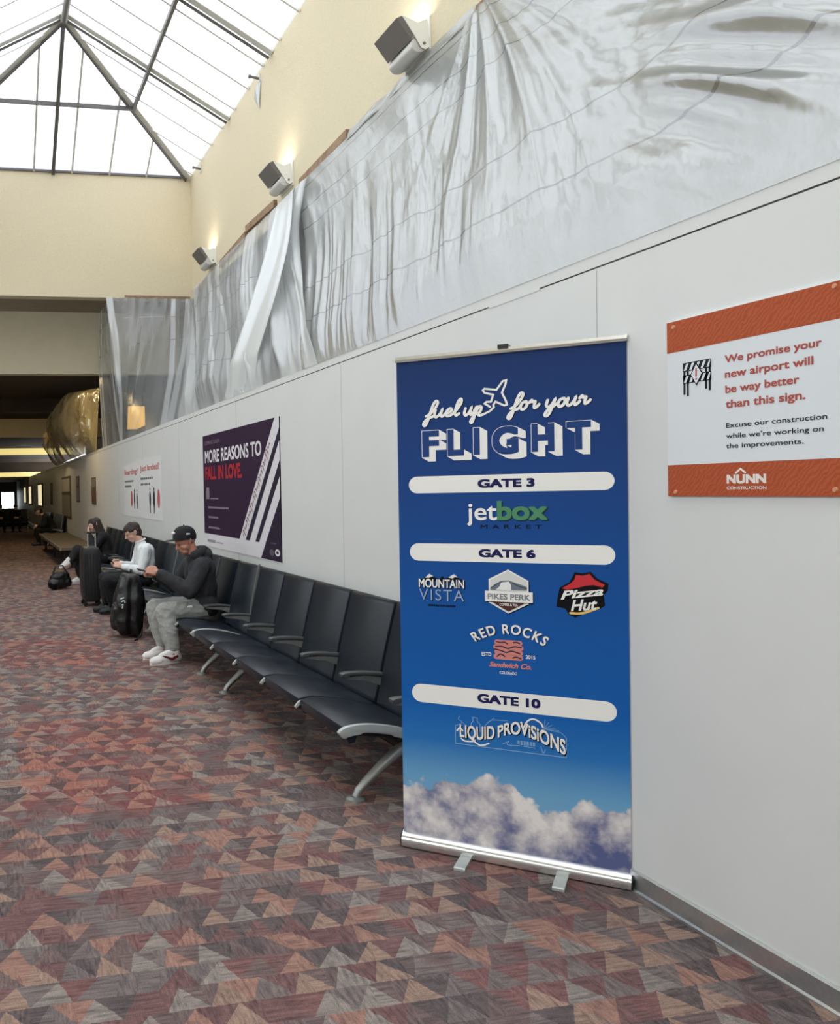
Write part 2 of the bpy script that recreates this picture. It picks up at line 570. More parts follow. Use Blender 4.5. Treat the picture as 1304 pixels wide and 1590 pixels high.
def thing(name, loc, label, cat, group=None, rz=0.0):
    o = bpy.data.objects.new(name, None)
    o.empty_display_size = 0.1
    COL.objects.link(o)
    o.location = loc
    o.rotation_euler = (0, 0, rz)
    return tag(o, label, cat, group)


def struct(name, mb, mats, parent=None, smooth=False):
    o = mb.build(name, mats, parent, smooth)
    if parent is None:
        o['kind'] = 'structure'
    return o


def dup(root, loc, rz=None, label=None, group=None):
    r_ = root.copy()
    COL.objects.link(r_)
    r_.location = loc
    if rz is not None:
        r_.rotation_euler = (0, 0, rz)
    if label:
        r_['label'] = label
    if group:
        r_['group'] = group
    for ch in list(root.children):
        c = ch.copy()
        COL.objects.link(c)
        c.parent = r_
        for g in list(ch.children):
            d = g.copy()
            COL.objects.link(d)
            d.parent = c
    return r_


def remeshed(name, mb, mats, parent, voxel, off=(0, 0, 0), smooth_it=4, wrinkle=0.0, wscale=14.0, wdir=(1, 1, 1)):
    """fuse overlapping lumps into one continuous surface"""
    o_ = Vector(off)
    mb.v = [v - o_ for v in mb.v]
    me = mb.mesh('tmp', mats)
    ob = bpy.data.objects.new('tmp', me)
    COL.objects.link(ob)
    md = ob.modifiers.new('r', 'REMESH')
    md.mode = 'VOXEL'
    md.voxel_size = voxel
    if smooth_it:
        sm = ob.modifiers.new('s', 'SMOOTH')
        sm.iterations = smooth_it
        sm.factor = 0.5
    dg = bpy.context.evaluated_depsgraph_get()
    ev = ob.evaluated_get(dg)
    me2 = bpy.data.meshes.new_from_object(ev)
    bpy.data.objects.remove(ob)
    bpy.data.meshes.remove(me)
    me2.name = name
    if wrinkle > 0:
        ns = [v.normal.copy() for v in me2.vertices]
        for v, nn in zip(me2.vertices, ns):
            q = Vector((v.co.x * wdir[0], v.co.y * wdir[1], v.co.z * wdir[2])) * wscale
            h = 1 - 2 * abs(noise.noise(q)) + 0.5 * noise.noise(q * 2.1)
            v.co += nn * (h - 0.4) * wrinkle
    me2.materials.clear()
    for m_ in (mats if isinstance(mats, (list, tuple)) else [mats]):
        me2.materials.append(m_)
    return link(name, me2, parent, True)


# ------------------------------------------------------------------ the hall: walls, floor, ceilings, skylight
WX = 2.29          # face of the temporary wall
UX = 3.90          # upper wall of the skylight well
LX = -1.16         # its far side
YE = 15.77         # end of the skylight well
EAVE = 7.26
YB = -9.0          # behind the photographer
YF = 62.0

b = MB()
b.box(-4.2, 4.4, YB, YF + 0.4, -0.1, 0.0)
struct('floor', b, M['carpet'])

# temporary wall of white panels with a cap strip, a shadow gap under the cap and faint joints
b = MB()
TOPZ = 2.355
b.box(WX, WX + 0.11, YB, YF, 0.0, 2.300, 0)
b.box(WX + 0.002, WX + 0.11, YB, YF, 2.300, 2.306, 1)
b.box(WX + 0.012, WX + 0.11, 3.25, 3.62, 2.298, 2.308, 0)
b.box(WX - 0.001, WX + 0.11, YB, YF, 2.306, TOPZ, 0)
b.box(WX - 0.003, WX + 0.01, 3.25, 3.62, 2.296, 2.310, 0)
yj = 0.512
while yj < 40:
    b.box(WX - 0.0006, WX + 0.01, yj - 0.002, yj + 0.002, 0.08, 2.298, 2)
    yj += 2.40
struct('wall_right', b, [M['panel'], M['gap'], M['seam']])

b = MB()
b.prism([(WX - 0.014, 0.0), (WX - 0.0005, 0.0), (WX - 0.0005, 0.080), (WX - 0.005, 0.080), (WX - 0.008, 0.072), (WX - 0.008, 0.012), (WX - 0.014, 0.006)], YB + 0.02, YF, 'y')
struct('baseboard_right', b, M['alu'])

# upper wall, end wall and the far side of the skylight well
b = MB()
b.box(UX, UX + 0.2, YB, YE, 5.03, EAVE + 0.05)
struct('wall_upper_right', b, M['stucco'])
b = MB()
b.box(LX - 0.2, UX + 0.2, YE, YE + 0.25, 5.03, EAVE + 0.05)
struct('wall_end', b, M['stucco'])
b = MB()
b.box(LX - 0.2, LX, YB, YE, 5.03, EAVE + 0.05)
struct('wall_upper_left', b, M['stucco'])
# shop fronts hidden behind the temporary wall
b = MB()
b.box(UX + 0.06, UX + 0.2, YB, 34.0, 0.0, 5.03)
struct('wall_store', b, M['grey_store'])

# low ceilings and bulkheads beyond the well, stepping down the hall
b = MB()
b.box(-4.2, UX + 0.2, YE + 0.25, 17.2, 5.05, 5.2)
b.box(-4.2, LX - 0.2, YB, YE + 0.25, 5.05, 5.2)
struct('ceiling', b, M['soffit'])
b = MB()
b.box(-4.2, UX + 0.2, 17.2, 17.45, 3.835, 5.2)
struct('trim_1', b, M['fascia'])
b = MB()
b.box(-4.2, UX + 0.2, 17.45, 28.8, 3.95, 4.05, 0)
b.box(-4.2, UX + 0.2, 29.05, 35.8, 3.35, 3.45, 0)
b.box(-4.2, UX + 0.2, 36.05, 45.0, 3.085, 3.2, 0)
b.box(-4.2, UX + 0.2, 45.3, YF + 0.2, 2.36, 2.5, 1)
struct('ceiling_far', b, [M['dark_ceiling'], M['soffit']])
b = MB()
b.box(-4.2, UX + 0.2, 28.8, 29.05, 3.345, 4.05)
struct('trim_2', b, M['fascia'])
b = MB()
b.box(-4.2, UX + 0.2, 35.8, 36.05, 3.08, 3.45)
struct('trim_3', b, M['fascia'])
b = MB()
b.box(-4.2, UX + 0.2, 45.0, 45.3, 2.36, 3.2)
struct('trim_4', b, M['dark_ceiling'])
b = MB()
b.box(-4.2, 2.3, 22.8, 23.1, 3.62, 3.95)
struct('trim_5', b, M['dark_ceiling'])

# wall on the left with the gate windows, never in the photograph but the daylight comes through it
b = MB()
WINS = [(-8.2, -2.6), (-1.8, 3.8), (4.6, 10.2), (11.0, 15.2)]
b.box(-4.2, -4.0, YB, YE, 0.0, 2.0)
b.box(-4.2, -4.0, YB, YE, 4.9, 5.05)
edges = [YB] + [q for w_ in WINS for q in w_] + [YE]
for k in range(0, len(edges), 2):
    b.box(-4.2, -4.0, edges[k], edges[k + 1], 2.0, 4.9)
b.box(-4.2, -4.0, YE, YF, 0.0, 5.05)
struct('wall_left', b, M['fascia'])
for k, (a0, a1) in enumerate(WINS):
    b = MB()
    b.box(-4.12, -4.10, a0, a1, 2.0, 4.9)
    w_ = struct('window_%d' % (k + 2), b, M['pane'])
    b = MB()
    for q in range(5):
        yq = a0 + (a1 - a0) * q / 4
        b.box(-4.15, -4.05, max(a0, yq - 0.03), min(a1, yq + 0.03), 2.0, 4.9)
    b.box(-4.15, -4.05, a0, a1, 3.3, 3.36)
    b.box(-4.15, -4.05, a0, a1, 2.0, 2.06)
    b.build('window_frame', M['frame'], w_)
b = MB()
b.box(-4.2, UX + 0.2, YB - 0.2, YB, 0.0, EAVE + 1.6)
struct('wall_back', b, M['fascia'])
# far end: a glazed opening to daylight
b = MB()
b.box(-4.2, 1.15, YF, YF + 0.2, 0.0, 2.5)
b.box(2.12, 2.6, YF, YF + 0.2, 0.0, 2.5)
b.box(1.15, 2.12, YF, YF + 0.2, 1.62, 2.5)
b.box(1.15, 2.12, YF, YF + 0.2, 0.0, 0.5)
struct('wall_far', b, M['dark_ceiling'])
b = MB()
b.box(1.15, 2.12, YF + 0.08, YF + 0.1, 0.5, 1.62)
w_ = struct('window_6', b, M['pane'])
b = MB()
for xq in (1.15, 1.30, 1.72, 2.08):
    b.box(xq, xq + 0.035, YF + 0.05, YF + 0.13, 0.5, 1.62)
b.build('window_frame', M['frame_dark'], w_)

# skylight: a long hipped roof of pale panels on grey bars
RX, RZ, YA = (UX + LX) / 2, 8.67, YE - (UX - LX) / 2
sky_root = bpy.data.objects.new('window_1', None)
COL.objects.link(sky_root)
sky_root['kind'] = 'structure'
ridge0 = Vector((RX, YB, RZ))
apex = Vector((RX, YA, RZ))
cr_, cl_ = Vector((UX, YE, EAVE)), Vector((LX, YE, EAVE))
br_, bl_ = Vector((UX, YB, EAVE)), Vector((LX, YB, EAVE))
up_ = Vector((0, 0, 0.03))
b = MB()
b.add([br_, cr_, apex, ridge0], [(0, 1, 2, 3)])
b.build('glazing_panel', M['glaze'], sky_root)
b = MB()
b.add([bl_, cl_, apex, ridge0], [(3, 2, 1, 0)])
b.build('glazing_panel', M['glaze'], sky_root)
b = MB()
b.add([cl_, cr_, apex], [(0, 1, 2)])
b.build('glazing_panel', M['glaze_end'], sky_root)


def bar(p, q, w_, h, mat, name, drop=0.0):
    """flat bar hung under the glass from p to q"""
    p, q = Vector(p), Vector(q)
    d = (q - p).normalized()
    n_ = Vector((0, 0, 1))
    s1 = d.cross(n_).normalized() * w_ / 2
    n2 = s1.cross(d).normalized()
    if n2.z < 0:
        n2 = -n2
    a_, b_ = n2 * (-drop), n2 * (-drop - h)
    m_ = MB()
    vs_ = [p + s1 + a_, p - s1 + a_, p - s1 + b_, p + s1 + b_, q + s1 + a_, q - s1 + a_, q - s1 + b_, q + s1 + b_]
    m_.add(vs_, [(0, 1, 2, 3), (7, 6, 5, 4), (0, 4, 5, 1), (1, 5, 6, 2), (2, 6, 7, 3), (3, 7, 4, 0)])
    return m_.build(name, mat, sky_root)


def on_slope(side, t_, y):
    xe = UX if side > 0 else LX
    return Vector((RX + (xe - RX) * t_, y, RZ + (EAVE - RZ) * t_))


def slope_top(y):   # where the hip cuts a rafter on the slope
    return 0.0 if y <= YA else (y - YA) / (YE - YA)


bar(ridge0, apex, 0.10, 0.10, M['frame'], 'ridge_bar', 0.005)
bar(ridge0, apex, 0.04, 0.02, M['frame_dark'], 'ridge_bar', 0.11)
for c0 in (cr_, cl_):
    bar(apex, c0, 0.11, 0.035, M['frame'], 'hip_bar', 0.005)
    bar(apex + Vector((0, 0.07, -0.0)), c0 + Vector((-0.07 if c0.x > 1 else 0.07, 0, 0)), 0.030, 0.04, M['frame_dark'], 'hip_bar', 0.042)
k = 0
for side in (1, -1):
    for q in range(0, 10):
        y = YA - 0.10 - 2.05 * q
        bar(on_slope(side, 0, y), on_slope(side, 1, y), 0.12, 0.025, M['frame'], 'rafter', 0.005)
        bar(on_slope(side, 0, y + 0.085), on_slope(side, 1, y + 0.085), 0.028, 0.03, M['frame_dark'], 'rafter', 0.036)
    for q in range(-4, 18):
        y = YA - 0.44 - 0.6833 * q
        t0 = slope_top(y)
        if t0 < 0.97:
            bar(on_slope(side, t0, y), on_slope(side, 1, y), 0.035, 0.03, M['frame'], 'seam_bar', 0.004)
    tm = 0.50
    bar(on_slope(side, tm, YB), on_slope(side, tm, YA + tm * (YE - YA)), 0.05, 0.07, M['frame_dark'], 'purlin', 0.03)


def on_end(x, t_):
    return Vector((x, YA + (YE - YA) * t_, RZ + (EAVE - RZ) * t_))


bar(on_end(RX, 0), on_end(RX, 1), 0.06, 0.08, M['frame_dark'], 'rafter', 0.01)
hw = (UX - LX) / 2
for q in range(-4, 4):
    xo = 0.34 + 0.68 * q
    t0 = abs(xo) / hw
    if t0 < 0.97:
        bar(on_end(RX + xo, t0), on_end(RX + xo, 1), 0.035, 0.03, M['frame'], 'seam_bar', 0.004)
bar(on_end(RX - hw * 0.5, 0.5), on_end(RX + hw * 0.5, 0.5), 0.05, 0.06, M['frame_dark'], 'purlin', 0.03)
b = MB()
b.box(LX - 0.02, UX + 0.02, YE - 0.03, YE, EAVE - 0.02, EAVE + 0.06)
b.build('eave_bar', M['frame_dark'], sky_root)


# ------------------------------------------------------------------ plastic sheeting over the temporary wall
def N3(x, y, z=0.0):
    return noise.noise(Vector((x, y, z)))


def ridge(x, y, z=0.0):
    return 1 - 2 * abs(N3(x, y, z))


def sheet(name, mat, fn, nu, nv, label, group='plastic sheets hung over the shop fronts'):
    """fn(u, v) -> point; u along the wall, v from the top edge down"""
    vs_, uvs, fs = [], [], []
    for j in range(nv + 1):
        for i in range(nu + 1):
            u, v = i / nu, j / nv
            vs_.append(fn(u, v))
            uvs.append((u, v))
    for j in range(nv):
        for i in range(nu):
            a = j * (nu + 1) + i
            fs.append((a, a + 1, a + nu + 2, a + nu + 1))
    me = bpy.data.meshes.new(name)
    c = sum((Vector(v) for v in vs_), Vector()) / len(vs_)
    me.from_pydata([tuple(Vector(v) - c) for v in vs_], [], fs)
    lay = me.uv_layers.new(name='UVMap')
    for lp in me.loops:
        lay.data[lp.index].uv = uvs[lp.vertex_index]
    me.materials.append(mat)
    me.polygons.foreach_set('use_smooth', [True] * len(me.polygons))
    o = bpy.data.objects.new(name, me)
    COL.objects.link(o)
    o.location = c
    return tag(o, label, 'plastic sheet', group)


TOPL = (UX - 0.03, 5.16)
NRM = Vector((-(TOPL[1] - TOPZ), 0, TOPL[0] - WX)).normalized()


def slope_pt(yt, yb, v, d):
    y = yt + (yb - yt) * v
    x = TOPL[0] + (WX - 0.004 - TOPL[0]) * v
    z = TOPL[1] + (TOPZ - 0.004 - TOPL[1]) * v
    d *= min(1, (1 - v) * 9)
    # sag between the two edges, none at the edges
    return Vector((x, y, z)) + NRM * d


def near_sheet(u, v):
    yt = 10.2 + (0.2 - 10.2) * u
    yb = 6.0 + (0.0 - 6.0) * u
    e = math.sin(PI * min(1, max(0, v))) ** 0.6
    # fan of folds running down from the nailing point
    dy = yt - 6.15
    ang = dy / (v + 0.12)
    fan = math.exp(-((ang + 0.5) / 1.7) ** 2) * (ridge(ang * 1.05, 0.3 + v * 0.15) * 0.07 + ridge(ang * 2.7, 4.0 + v * 0.25) * 0.028) * (1.15 - 0.5 * v)
    # upright crumples towards the far foot of the sheet
    wl = 1 / (1 + math.exp((6.4 - yt) * 2.2))
    foot = 1 / (1 + math.exp((0.55 - v) * 9))
    up_r = wl * foot * (ridge(yt * 2.4 + v * 0.5, v * 0.5, 3) * 0.05 + ridge(yt * 6.5, v * 0.9, 7) * 0.024)
    up_r += wl * N3(yt * 0.9, v * 1.0, 5) * 0.05
    # lazy swags along the near part
    wr = 1 / (1 + math.exp((yt - 4.3) * 2.6))
    q = v + 0.155 * yt + 0.03 * math.sin(yt * 1.5)
    env = 0.8 + 1.1 * max(0, N3(yt * 0.8, v * 2.0, 17) + 0.25)
    sw = wr * env * (ridge(q * 7.5, yt * 0.30, 9) * 0.075 + ridge(q * 16.0, yt * 0.5, 12) * 0.030) * min(1, v * 5)
    tiny = N3(yt * 2.2, v * 3.0, 2) * 0.018 + N3(yt * 8, v * 12, 4) * 0.004
    d = (fan + up_r + sw + tiny) * (0.25 + 0.75 * e) + 0.02
    d -= 0.10 * math.sin(PI * v) * (1 - 0.4 * wr)
    if v > 0.985:
        d = max(d, 0.012)
    return slope_pt(yt, yb, v, d)


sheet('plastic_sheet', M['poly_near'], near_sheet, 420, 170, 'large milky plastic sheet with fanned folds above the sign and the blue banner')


def mid_sheet(u, v):
    yt = 15.6 + (9.75 - 15.6) * u
    yb = 9.7 + (5.7 - 9.7) * u
    bow = 0.10 * math.sin(PI * v)
    yt2 = yt + 0.5 * math.sin(PI * v) * (0.3 + u)
    d = ridge(yt * 1.5 + v * 0.8, v * 0.5, 21) * 0.10 * (0.3 + v) + ridge(yt * 3.7, v * 0.9, 23) * 0.04 + N3(yt * 9, v * 9, 2) * 0.012
    d *= (0.2 + 0.8 * math.sin(PI * v) ** 0.5)
    return slope_pt(yt2, yb + 0.0, v, d + 0.02 - bow)


sheet('plastic_sheet', M['poly_mid'], mid_sheet, 220, 110, 'half clear plastic sheet with bright upright folds above the dark poster')


def strip_sheet(u, v):
    yt = 10.75 + (10.2 - 10.75) * u
    yb = 8.1 + (7.2 - 8.1) * u
    d = 0.09 + ridge(u * 2.2, v * 0.7, 31) * 0.06
    y_s = 0.55 * math.sin(PI * v) * (1 - v * 0.3)
    p = slope_pt(yt, yb, v, d * (0.15 + 0.85 * math.sin(PI * v) ** 0.5))
    return p + Vector((0, -y_s, 0))


sheet('plastic_sheet', M['poly_strip'], strip_sheet, 30, 80, 'narrow white plastic strip hanging in a curve beside the half clear sheet')


def end_sheet(u, v):
    x = WX - 0.02 + (UX - 0.02 - WX + 0.02) * u
    z = 5.03 + (2.33 - 5.03) * v
    # gathers in towards the foot on the left
    x += 0.20 * v * (1 - u) ** 2
    d = ridge(x * 2.1 + v * 0.4, v * 0.4, 41) * 0.13 * (0.2 + v) + ridge(x * 5.0, v, 43) * 0.04
    y = YE + 0.02 - 0.05 - d * (0.3 + 0.7 * math.sin(PI * min(1, v * 1.05)))
    y -= (1.2 + 4.5 * u) * v ** 1.4 * u * 1.0
    return Vector((x - 1.5 * u * v ** 1.4 * 0.92, y, z))


sheet('plastic_sheet', M['poly_far'], end_sheet, 150, 90, 'clear plastic curtain hanging below the cream end wall')


def side_sheet(u, v):
    y = YE + 0.08 + 1.28 * u
    z = 5.02 + (2.34 - 5.02) * v
    d = ridge(y * 2.4, v * 0.6, 51) * 0.07
    return Vector((WX + 0.06 - d * math.sin(PI * v) - 0.02 + 0.25 * v * (1 - u), y, z))


sheet('plastic_sheet', M['poly_far'], side_sheet, 60, 60, 'dusty clear plastic side flap next to the clear curtain, under the low ceiling')


def gold_sheet(u, v):
    # fastened to the low ceiling along a bent line, tucked in along the top of the white wall
    q = u * 2
    tp = [Vector((2.36, 17.65, 3.62)), Vector((1.93, 19.6, 3.74)), Vector((1.80, 22.2, 3.52))]
    top = tp[0].lerp(tp[1], q) if q < 1 else tp[1].lerp(tp[2], q - 1)
    bot = Vector((WX - 0.02, 17.6 + 9.6 * u, 2.34))
    p = top.lerp(bot, v)
    d = ridge(u * 9 + v * 1.2, v * 0.9, 61) * 0.30 + ridge(u * 23 + v * 2, v * 1.5, 63) * 0.16 + N3(u * 30, v * 6) * 0.03
    e_ = math.sin(PI * v) ** 0.6 * min(1, u * 5)
    return p + Vector((-0.75, -0.65, 0)) * (d * e_) - Vector((0.10 * e_, 0, 0))


sheet('plastic_sheet', M['poly_gold'], gold_sheet, 140, 70, 'golden lit crumpled plastic sheet above the far part of the white wall')

# lumber battens that pin the sheets to the upper wall
def batten(y0, y1, z0, z1, label, x0=UX - 0.048, x1=UX - 0.002):
    t_ = thing('wood_batten', ((x0 + x1) / 2, (y0 + y1) / 2, (z0 + z1) / 2), label, 'wood batten', 'battens holding the plastic')
    m_ = MB()
    dz = z1 - z0
    h = 0.095
    pts = [(x0, z0 - h), (x1, z0 - h), (x1, z0), (x0, z0)]
    m_.add([(p[0], y0, p[1]) for p in pts] + [(p[0], y1, p[1] + dz) for p in pts],
           [(0, 1, 2, 3), (7, 6, 5, 4), (0, 4, 5, 1), (1, 5, 6, 2), (2, 6, 7, 3), (3, 7, 4, 0)])
    m_.build('board', M['wood'], t_, off=t_.location)
    return t_


batten(15.5, 14.05, 5.12, 5.18, 'brown wood batten in the corner by the end wall')
batten(13.75, 12.33, 5.20, 5.27, 'brown wood batten between the farthest and the middle wall lamp')
batten(12.3, 11.02, 5.34, 5.30, 'brown wood batten set higher, ending at the middle wall lamp')
batten(10.1, 8.69, 5.24, 5.27, 'brown wood batten nearer than the middle wall lamp')
batten(6.22, 4.6, 5.21, 5.22, 'brown wood batten past the big wall lamp at the top edge')
t_ = thing('wood_batten', (3.2, YE - 0.02, 5.05), 'thin brown wood batten along the foot of the cream end wall', 'wood batten', 'battens holding the plastic')
b = MB()
b.box(2.62, 3.84, YE - 0.035, YE - 0.002, 5.035, 5.075)
b.build('board', M['wood'], t_, off=t_.location)


# strip of plastic folded over the ledge behind the lamps
def hem(u, v):
    y = 8.64 - 2.40 * u
    return Vector((UX - 0.012 - 0.05 * v - 0.02 * ridge(y * 2, v), y, 5.25 - 0.13 * v + 0.015 * N3(y * 3, 0)))


sheet('plastic_hem', M['poly_near'], hem, 80, 8, 'white folded plastic hem along the upper wall under the big lamp', 'plastic hems')


# ------------------------------------------------------------------ wall lamps
def wall_lamp(y, z, label):
    t_ = thing('wall_lamp', (UX, y, z), label, 'wall lamp', 'uplights on the upper wall')
    L = 0.44
    # lid: the dark slanting box, seen from below
    b = MB()
    b.prism([(-0.3182, 0.1364), (-0.1849, -0.0308), (-0.1419, 0.0176), (-0.2580, 0.1672)], -L / 2, L / 2, 'y', inset=0.006)
    b.build('lid', M['lamp_dark'], t_)
    b = MB()
    b.prism([(-0.1909, -0.0396), (-0.1763, -0.0264), (-0.1376, 0.0132), (-0.1514, 0.0070)], -L / 2, L / 2, 'y')
    b.build('lip', M['lamp_grey'], t_)
    b = MB()
    pts = [(-0.176, -0.044)]
    for k in range(9):
        a = PI * 1.15 + PI * 0.6 * k / 8
        pts.append((-0.107 + 0.082 * math.cos(a), -0.048 + 0.083 * math.sin(a)))
    pts += [(-0.043, 0.018), (-0.138, 0.026)]
    b.prism(pts, -L / 2 + 0.01, L / 2 - 0.01, 'y', inset=0.006)
    b.build('body', M['lamp_grey'], t_, smooth=True)
    for sy in (-1, 1):
        b = MB()
        ya, yb_ = sy * L / 2, sy * (L / 2 + 0.006)
        b.prism([(-0.2666, 0.1628), (-0.1204, 0.1144), (-0.0301, 0.1540), (-0.0172, -0.0880), (-0.0516, -0.1100), (-0.0903, -0.0968), (-0.1290, -0.0352)], min(ya, yb_), max(ya, yb_), 'y')
        br = b.build('end_plate', M['lamp_white'], t_)
        b = MB()
        b.tube([(-0.065, sy * (L / 2 + 0.004), -0.06), (-0.065, sy * (L / 2 + 0.012), -0.06)], 0.013, 12)
        b.build('screw', M['lamp_dark'], br)
    b = MB()
    b.prism([(-0.0155, -0.1232), (-0.0017, -0.1232), (-0.0017, 0.1848), (-0.0155, 0.1760)], -L / 2 - 0.01, L / 2 + 0.01, 'y')
    b.build('wall_plate', M['lamp_white'], t_)
    ld = bpy.data.lights.new('lamp_bulb', 'AREA')
    ld.shape = 'RECTANGLE'
    ld.size, ld.size_y = 0.1, 0.36
    ld.energy = 6
    ld.color = (1.0, 0.90, 0.74)
    lo = bpy.data.objects.new('lamp_bulb', ld)
    COL.objects.link(lo)
    lo.parent = t_
    lo.location = (-0.11, 0, 0.10)
    lo.rotation_euler = (PI, math.radians(-24), 0)
    return t_


wall_lamp(7.22, 5.37, 'big nearest wall lamp with dark lid, above the large milky sheet')
wall_lamp(10.62, 5.40, 'middle wall lamp with dark lid, beside a curl of plastic')
wall_lamp(14.28, 5.36, 'farthest small wall lamp, next to the corner with the end wall')


def cable_anchor(y, z, label, flap):
    t_ = thing('wall_bracket', (UX, y, z), label, 'bracket', 'small brackets under the skylight')
    b = MB()
    b.tube([(-0.001, 0, 0), (-0.13, 0.0, 0.02)], 0.018, 10)
    b.tube([(-0.13, 0, 0.02), (-0.16, 0.0, 0.022)], [0.03, 0.026], 10)
    b.build('stem', M['lamp_dark'], t_)
    b = MB()
    b.box(-0.012, -0.001, -0.05, 0.05, -0.05, 0.05)
    b.build('plate', M['lamp_grey'], t_)
    if flap:
        b = MB()
        b.add([(-0.01, 0.04, -0.03), (-0.01, -0.08, -0.06), (-0.03, -0.02, -0.42), (-0.05, 0.10, -0.24), (-0.06, 0.02, -0.12)],
              [(0, 1, 4), (1, 2, 4), (2, 3, 4), (3, 0, 4)])
        b.build('plastic_scrap', M['poly_near'], t_)


cable_anchor(11.65, 7.17, 'bracket with a scrap of plastic under the skylight edge', True)
cable_anchor(14.95, 7.13, 'plain small bracket under the skylight near the corner', False)


# ------------------------------------------------------------------ flat print work (all inside one mesh per panel)
def text_geo(s, bold=0.0, shear=0.0, spacing=1.0):
    cu = bpy.data.curves.new('t', 'FONT')
    cu.body = s
    cu.offset = bold
    cu.shear = shear
    cu.space_character = spacing
    cu.resolution_u = 6
    o = bpy.data.objects.new('t', cu)
    COL.objects.link(o)
    dg = bpy.context.evaluated_depsgraph_get()
    me = bpy.data.meshes.new_from_object(o.evaluated_get(dg))
    vs_ = [(v.co.x, v.co.y) for v in me.vertices]
    fs = [tuple(p.vertices) for p in me.polygons]
    bpy.data.objects.remove(o)
    bpy.data.curves.remove(cu)
    bpy.data.meshes.remove(me)
    return vs_, fs


class Print:
    """2-D artwork in layers: (s, t) plus a hair of depth per layer"""
    def __init__(s, to3d):
        s.mb = MB()
        s.to3d = to3d
        s.mats = []

    def mi(s, mat):
        if mat not in s.mats:
            s.mats.append(mat)
        return s.mats.index(mat)

    def poly(s, pts, mat, layer=1):
        s.mb.add([s.to3d(p[0], p[1], layer) for p in pts], [tuple(range(len(pts)))], s.mi(mat))

    def rect(s, s0, s1, t0, t1, mat, layer=1):
        s.poly([(s0, t0), (s1, t0), (s1, t1), (s0, t1)], mat, layer)

    def pill(s, s0, s1, t0, t1, mat, layer=1):
        r_ = (t1 - t0) / 2
        pts = [(s1 - r_ + r_ * math.sin(PI * k / 12), t0 + r_ - r_ * math.cos(PI * k / 12)) for k in range(13)]
        pts += [(s0 + r_ - r_ * math.sin(PI * k / 12), t0 + r_ + r_ * math.cos(PI * k / 12)) for k in range(13)]
        s.poly(pts, mat, layer)

    def ellipse(s, c0, c1, ra, rb, mat, layer=1, n=20):
        s.poly([(c0 + ra * math.cos(2 * PI * k / n), c1 + rb * math.sin(2 * PI * k / n)) for k in range(n)], mat, layer)

    def text(s, body, s0, s1, t0, t1, mat, layer=2, bold=0.0, shear=0.0, spacing=1.0, cap='', warp=None, shift=(0, 0)):
        """fit the text to s0..s1; t0 is the base line and t1 the cap height"""
        bold = max(0.0, bold)
        vs_, fs = text_geo(body, 0.0, shear, spacing)
        if not vs_:
            return
        xs = [v[0] for v in vs_]
        x0, x1 = min(xs) - bold, max(xs) + bold
        capv, _ = text_geo(cap or 'H')
        ch = max(v[1] for v in capv) + bold
        b0 = min(v[1] for v in capv) - bold
        # weight: the same outline laid side by side in a tight square
        kern = [(0, 0)] if bold == 0 else [(0, 0)] + [(i * bold / 3, j * bold / 3) for i in range(-3, 4) for j in range(-3, 4) if max(abs(i), abs(j)) == 3]
        for k, (ox, oy) in enumerate(kern):
            out = []
            for x, y in vs_:
                a = s0 + (x + ox - x0) / (x1 - x0) * (s1 - s0) + shift[0]
                c = t0 + (y + oy - b0) / (ch - b0) * (t1 - t0) + shift[1]
                if warp:
                    a, c = warp(a, c)
                out.append(s.to3d(a, c, layer + 0.012 * k))
            s.mb.add(out, fs, s.mi(mat))

    def stroke(s, pts, w, mat, layer=2, closed=False, fine=6):
        P = [Vector((p[0], p[1])) for p in pts]
        if closed:
            P = P + [P[0]]
        if fine > 1 and len(P) > 2:
            Q = []
            n = len(P)
            for k in range(n - 1):
                p0 = P[k - 1] if k > 0 else (P[-2] if closed else P[0])
                p3 = P[k + 2] if k + 2 < n else (P[1] if closed else P[-1])
                for j in range(fine):
                    u = j / fine
                    Q.append(0.5 * ((2 * P[k]) + (-p0 + P[k + 1]) * u + (2 * p0 - 5 * P[k] + 4 * P[k + 1] - p3) * u * u + (-p0 + 3 * P[k] - 3 * P[k + 1] + p3) * u ** 3))
            Q.append(P[-1])
            P = Q
        m_ = s.mi(mat)
        Q = [P[0]]
        for p in P[1:]:
            if (p - Q[-1]).length > 1e-6:
                Q.append(p)
        P = Q
        n = len(P)
        L, R = [], []
        for k in range(n):
            if closed and k in (0, n - 1):
                d0, d1 = (P[-1] - P[-2]).normalized(), (P[1] - P[0]).normalized()
            else:
                d0 = (P[k] - P[max(k - 1, 0)]).normalized() if k else (P[1] - P[0]).normalized()
                d1 = (P[min(k + 1, n - 1)] - P[k]).normalized() if k < n - 1 else d0
            d = d0 + d1
            d = d.normalized() if d.length > 1e-6 else d1
            ca = max(0.55, d.dot(d1))
            nn = Vector((-d.y, d.x)) * (w / 2 / ca)
            L.append(P[k] + nn)
            R.append(P[k] - nn)
        # later pieces of one line sit a hair above earlier ones so that a crossing never coincides
        hair = lambda k: layer + 0.18 * k / n
        s.mb.add([s.to3d(p.x, p.y, hair(k)) for k, p in enumerate(L)] + [s.to3d(p.x, p.y, hair(k)) for k, p in enumerate(R)],
                 [(k, n + k, n + k + 1, k + 1) for k in range(n - 1)], m_)
        if not closed:
            for c, d, k in ((P[0], P[0] - P[1], 0), (P[-1], P[-1] - P[-2], n)):
                a0 = math.atan2(d.y, d.x)
                s.mb.add([s.to3d(c.x + w / 2 * math.cos(a0 + PI * (q / 6 - .5)), c.y + w / 2 * math.sin(a0 + PI * (q / 6 - .5)), hair(k)) for q in range(7)], [tuple(range(7))], m_)


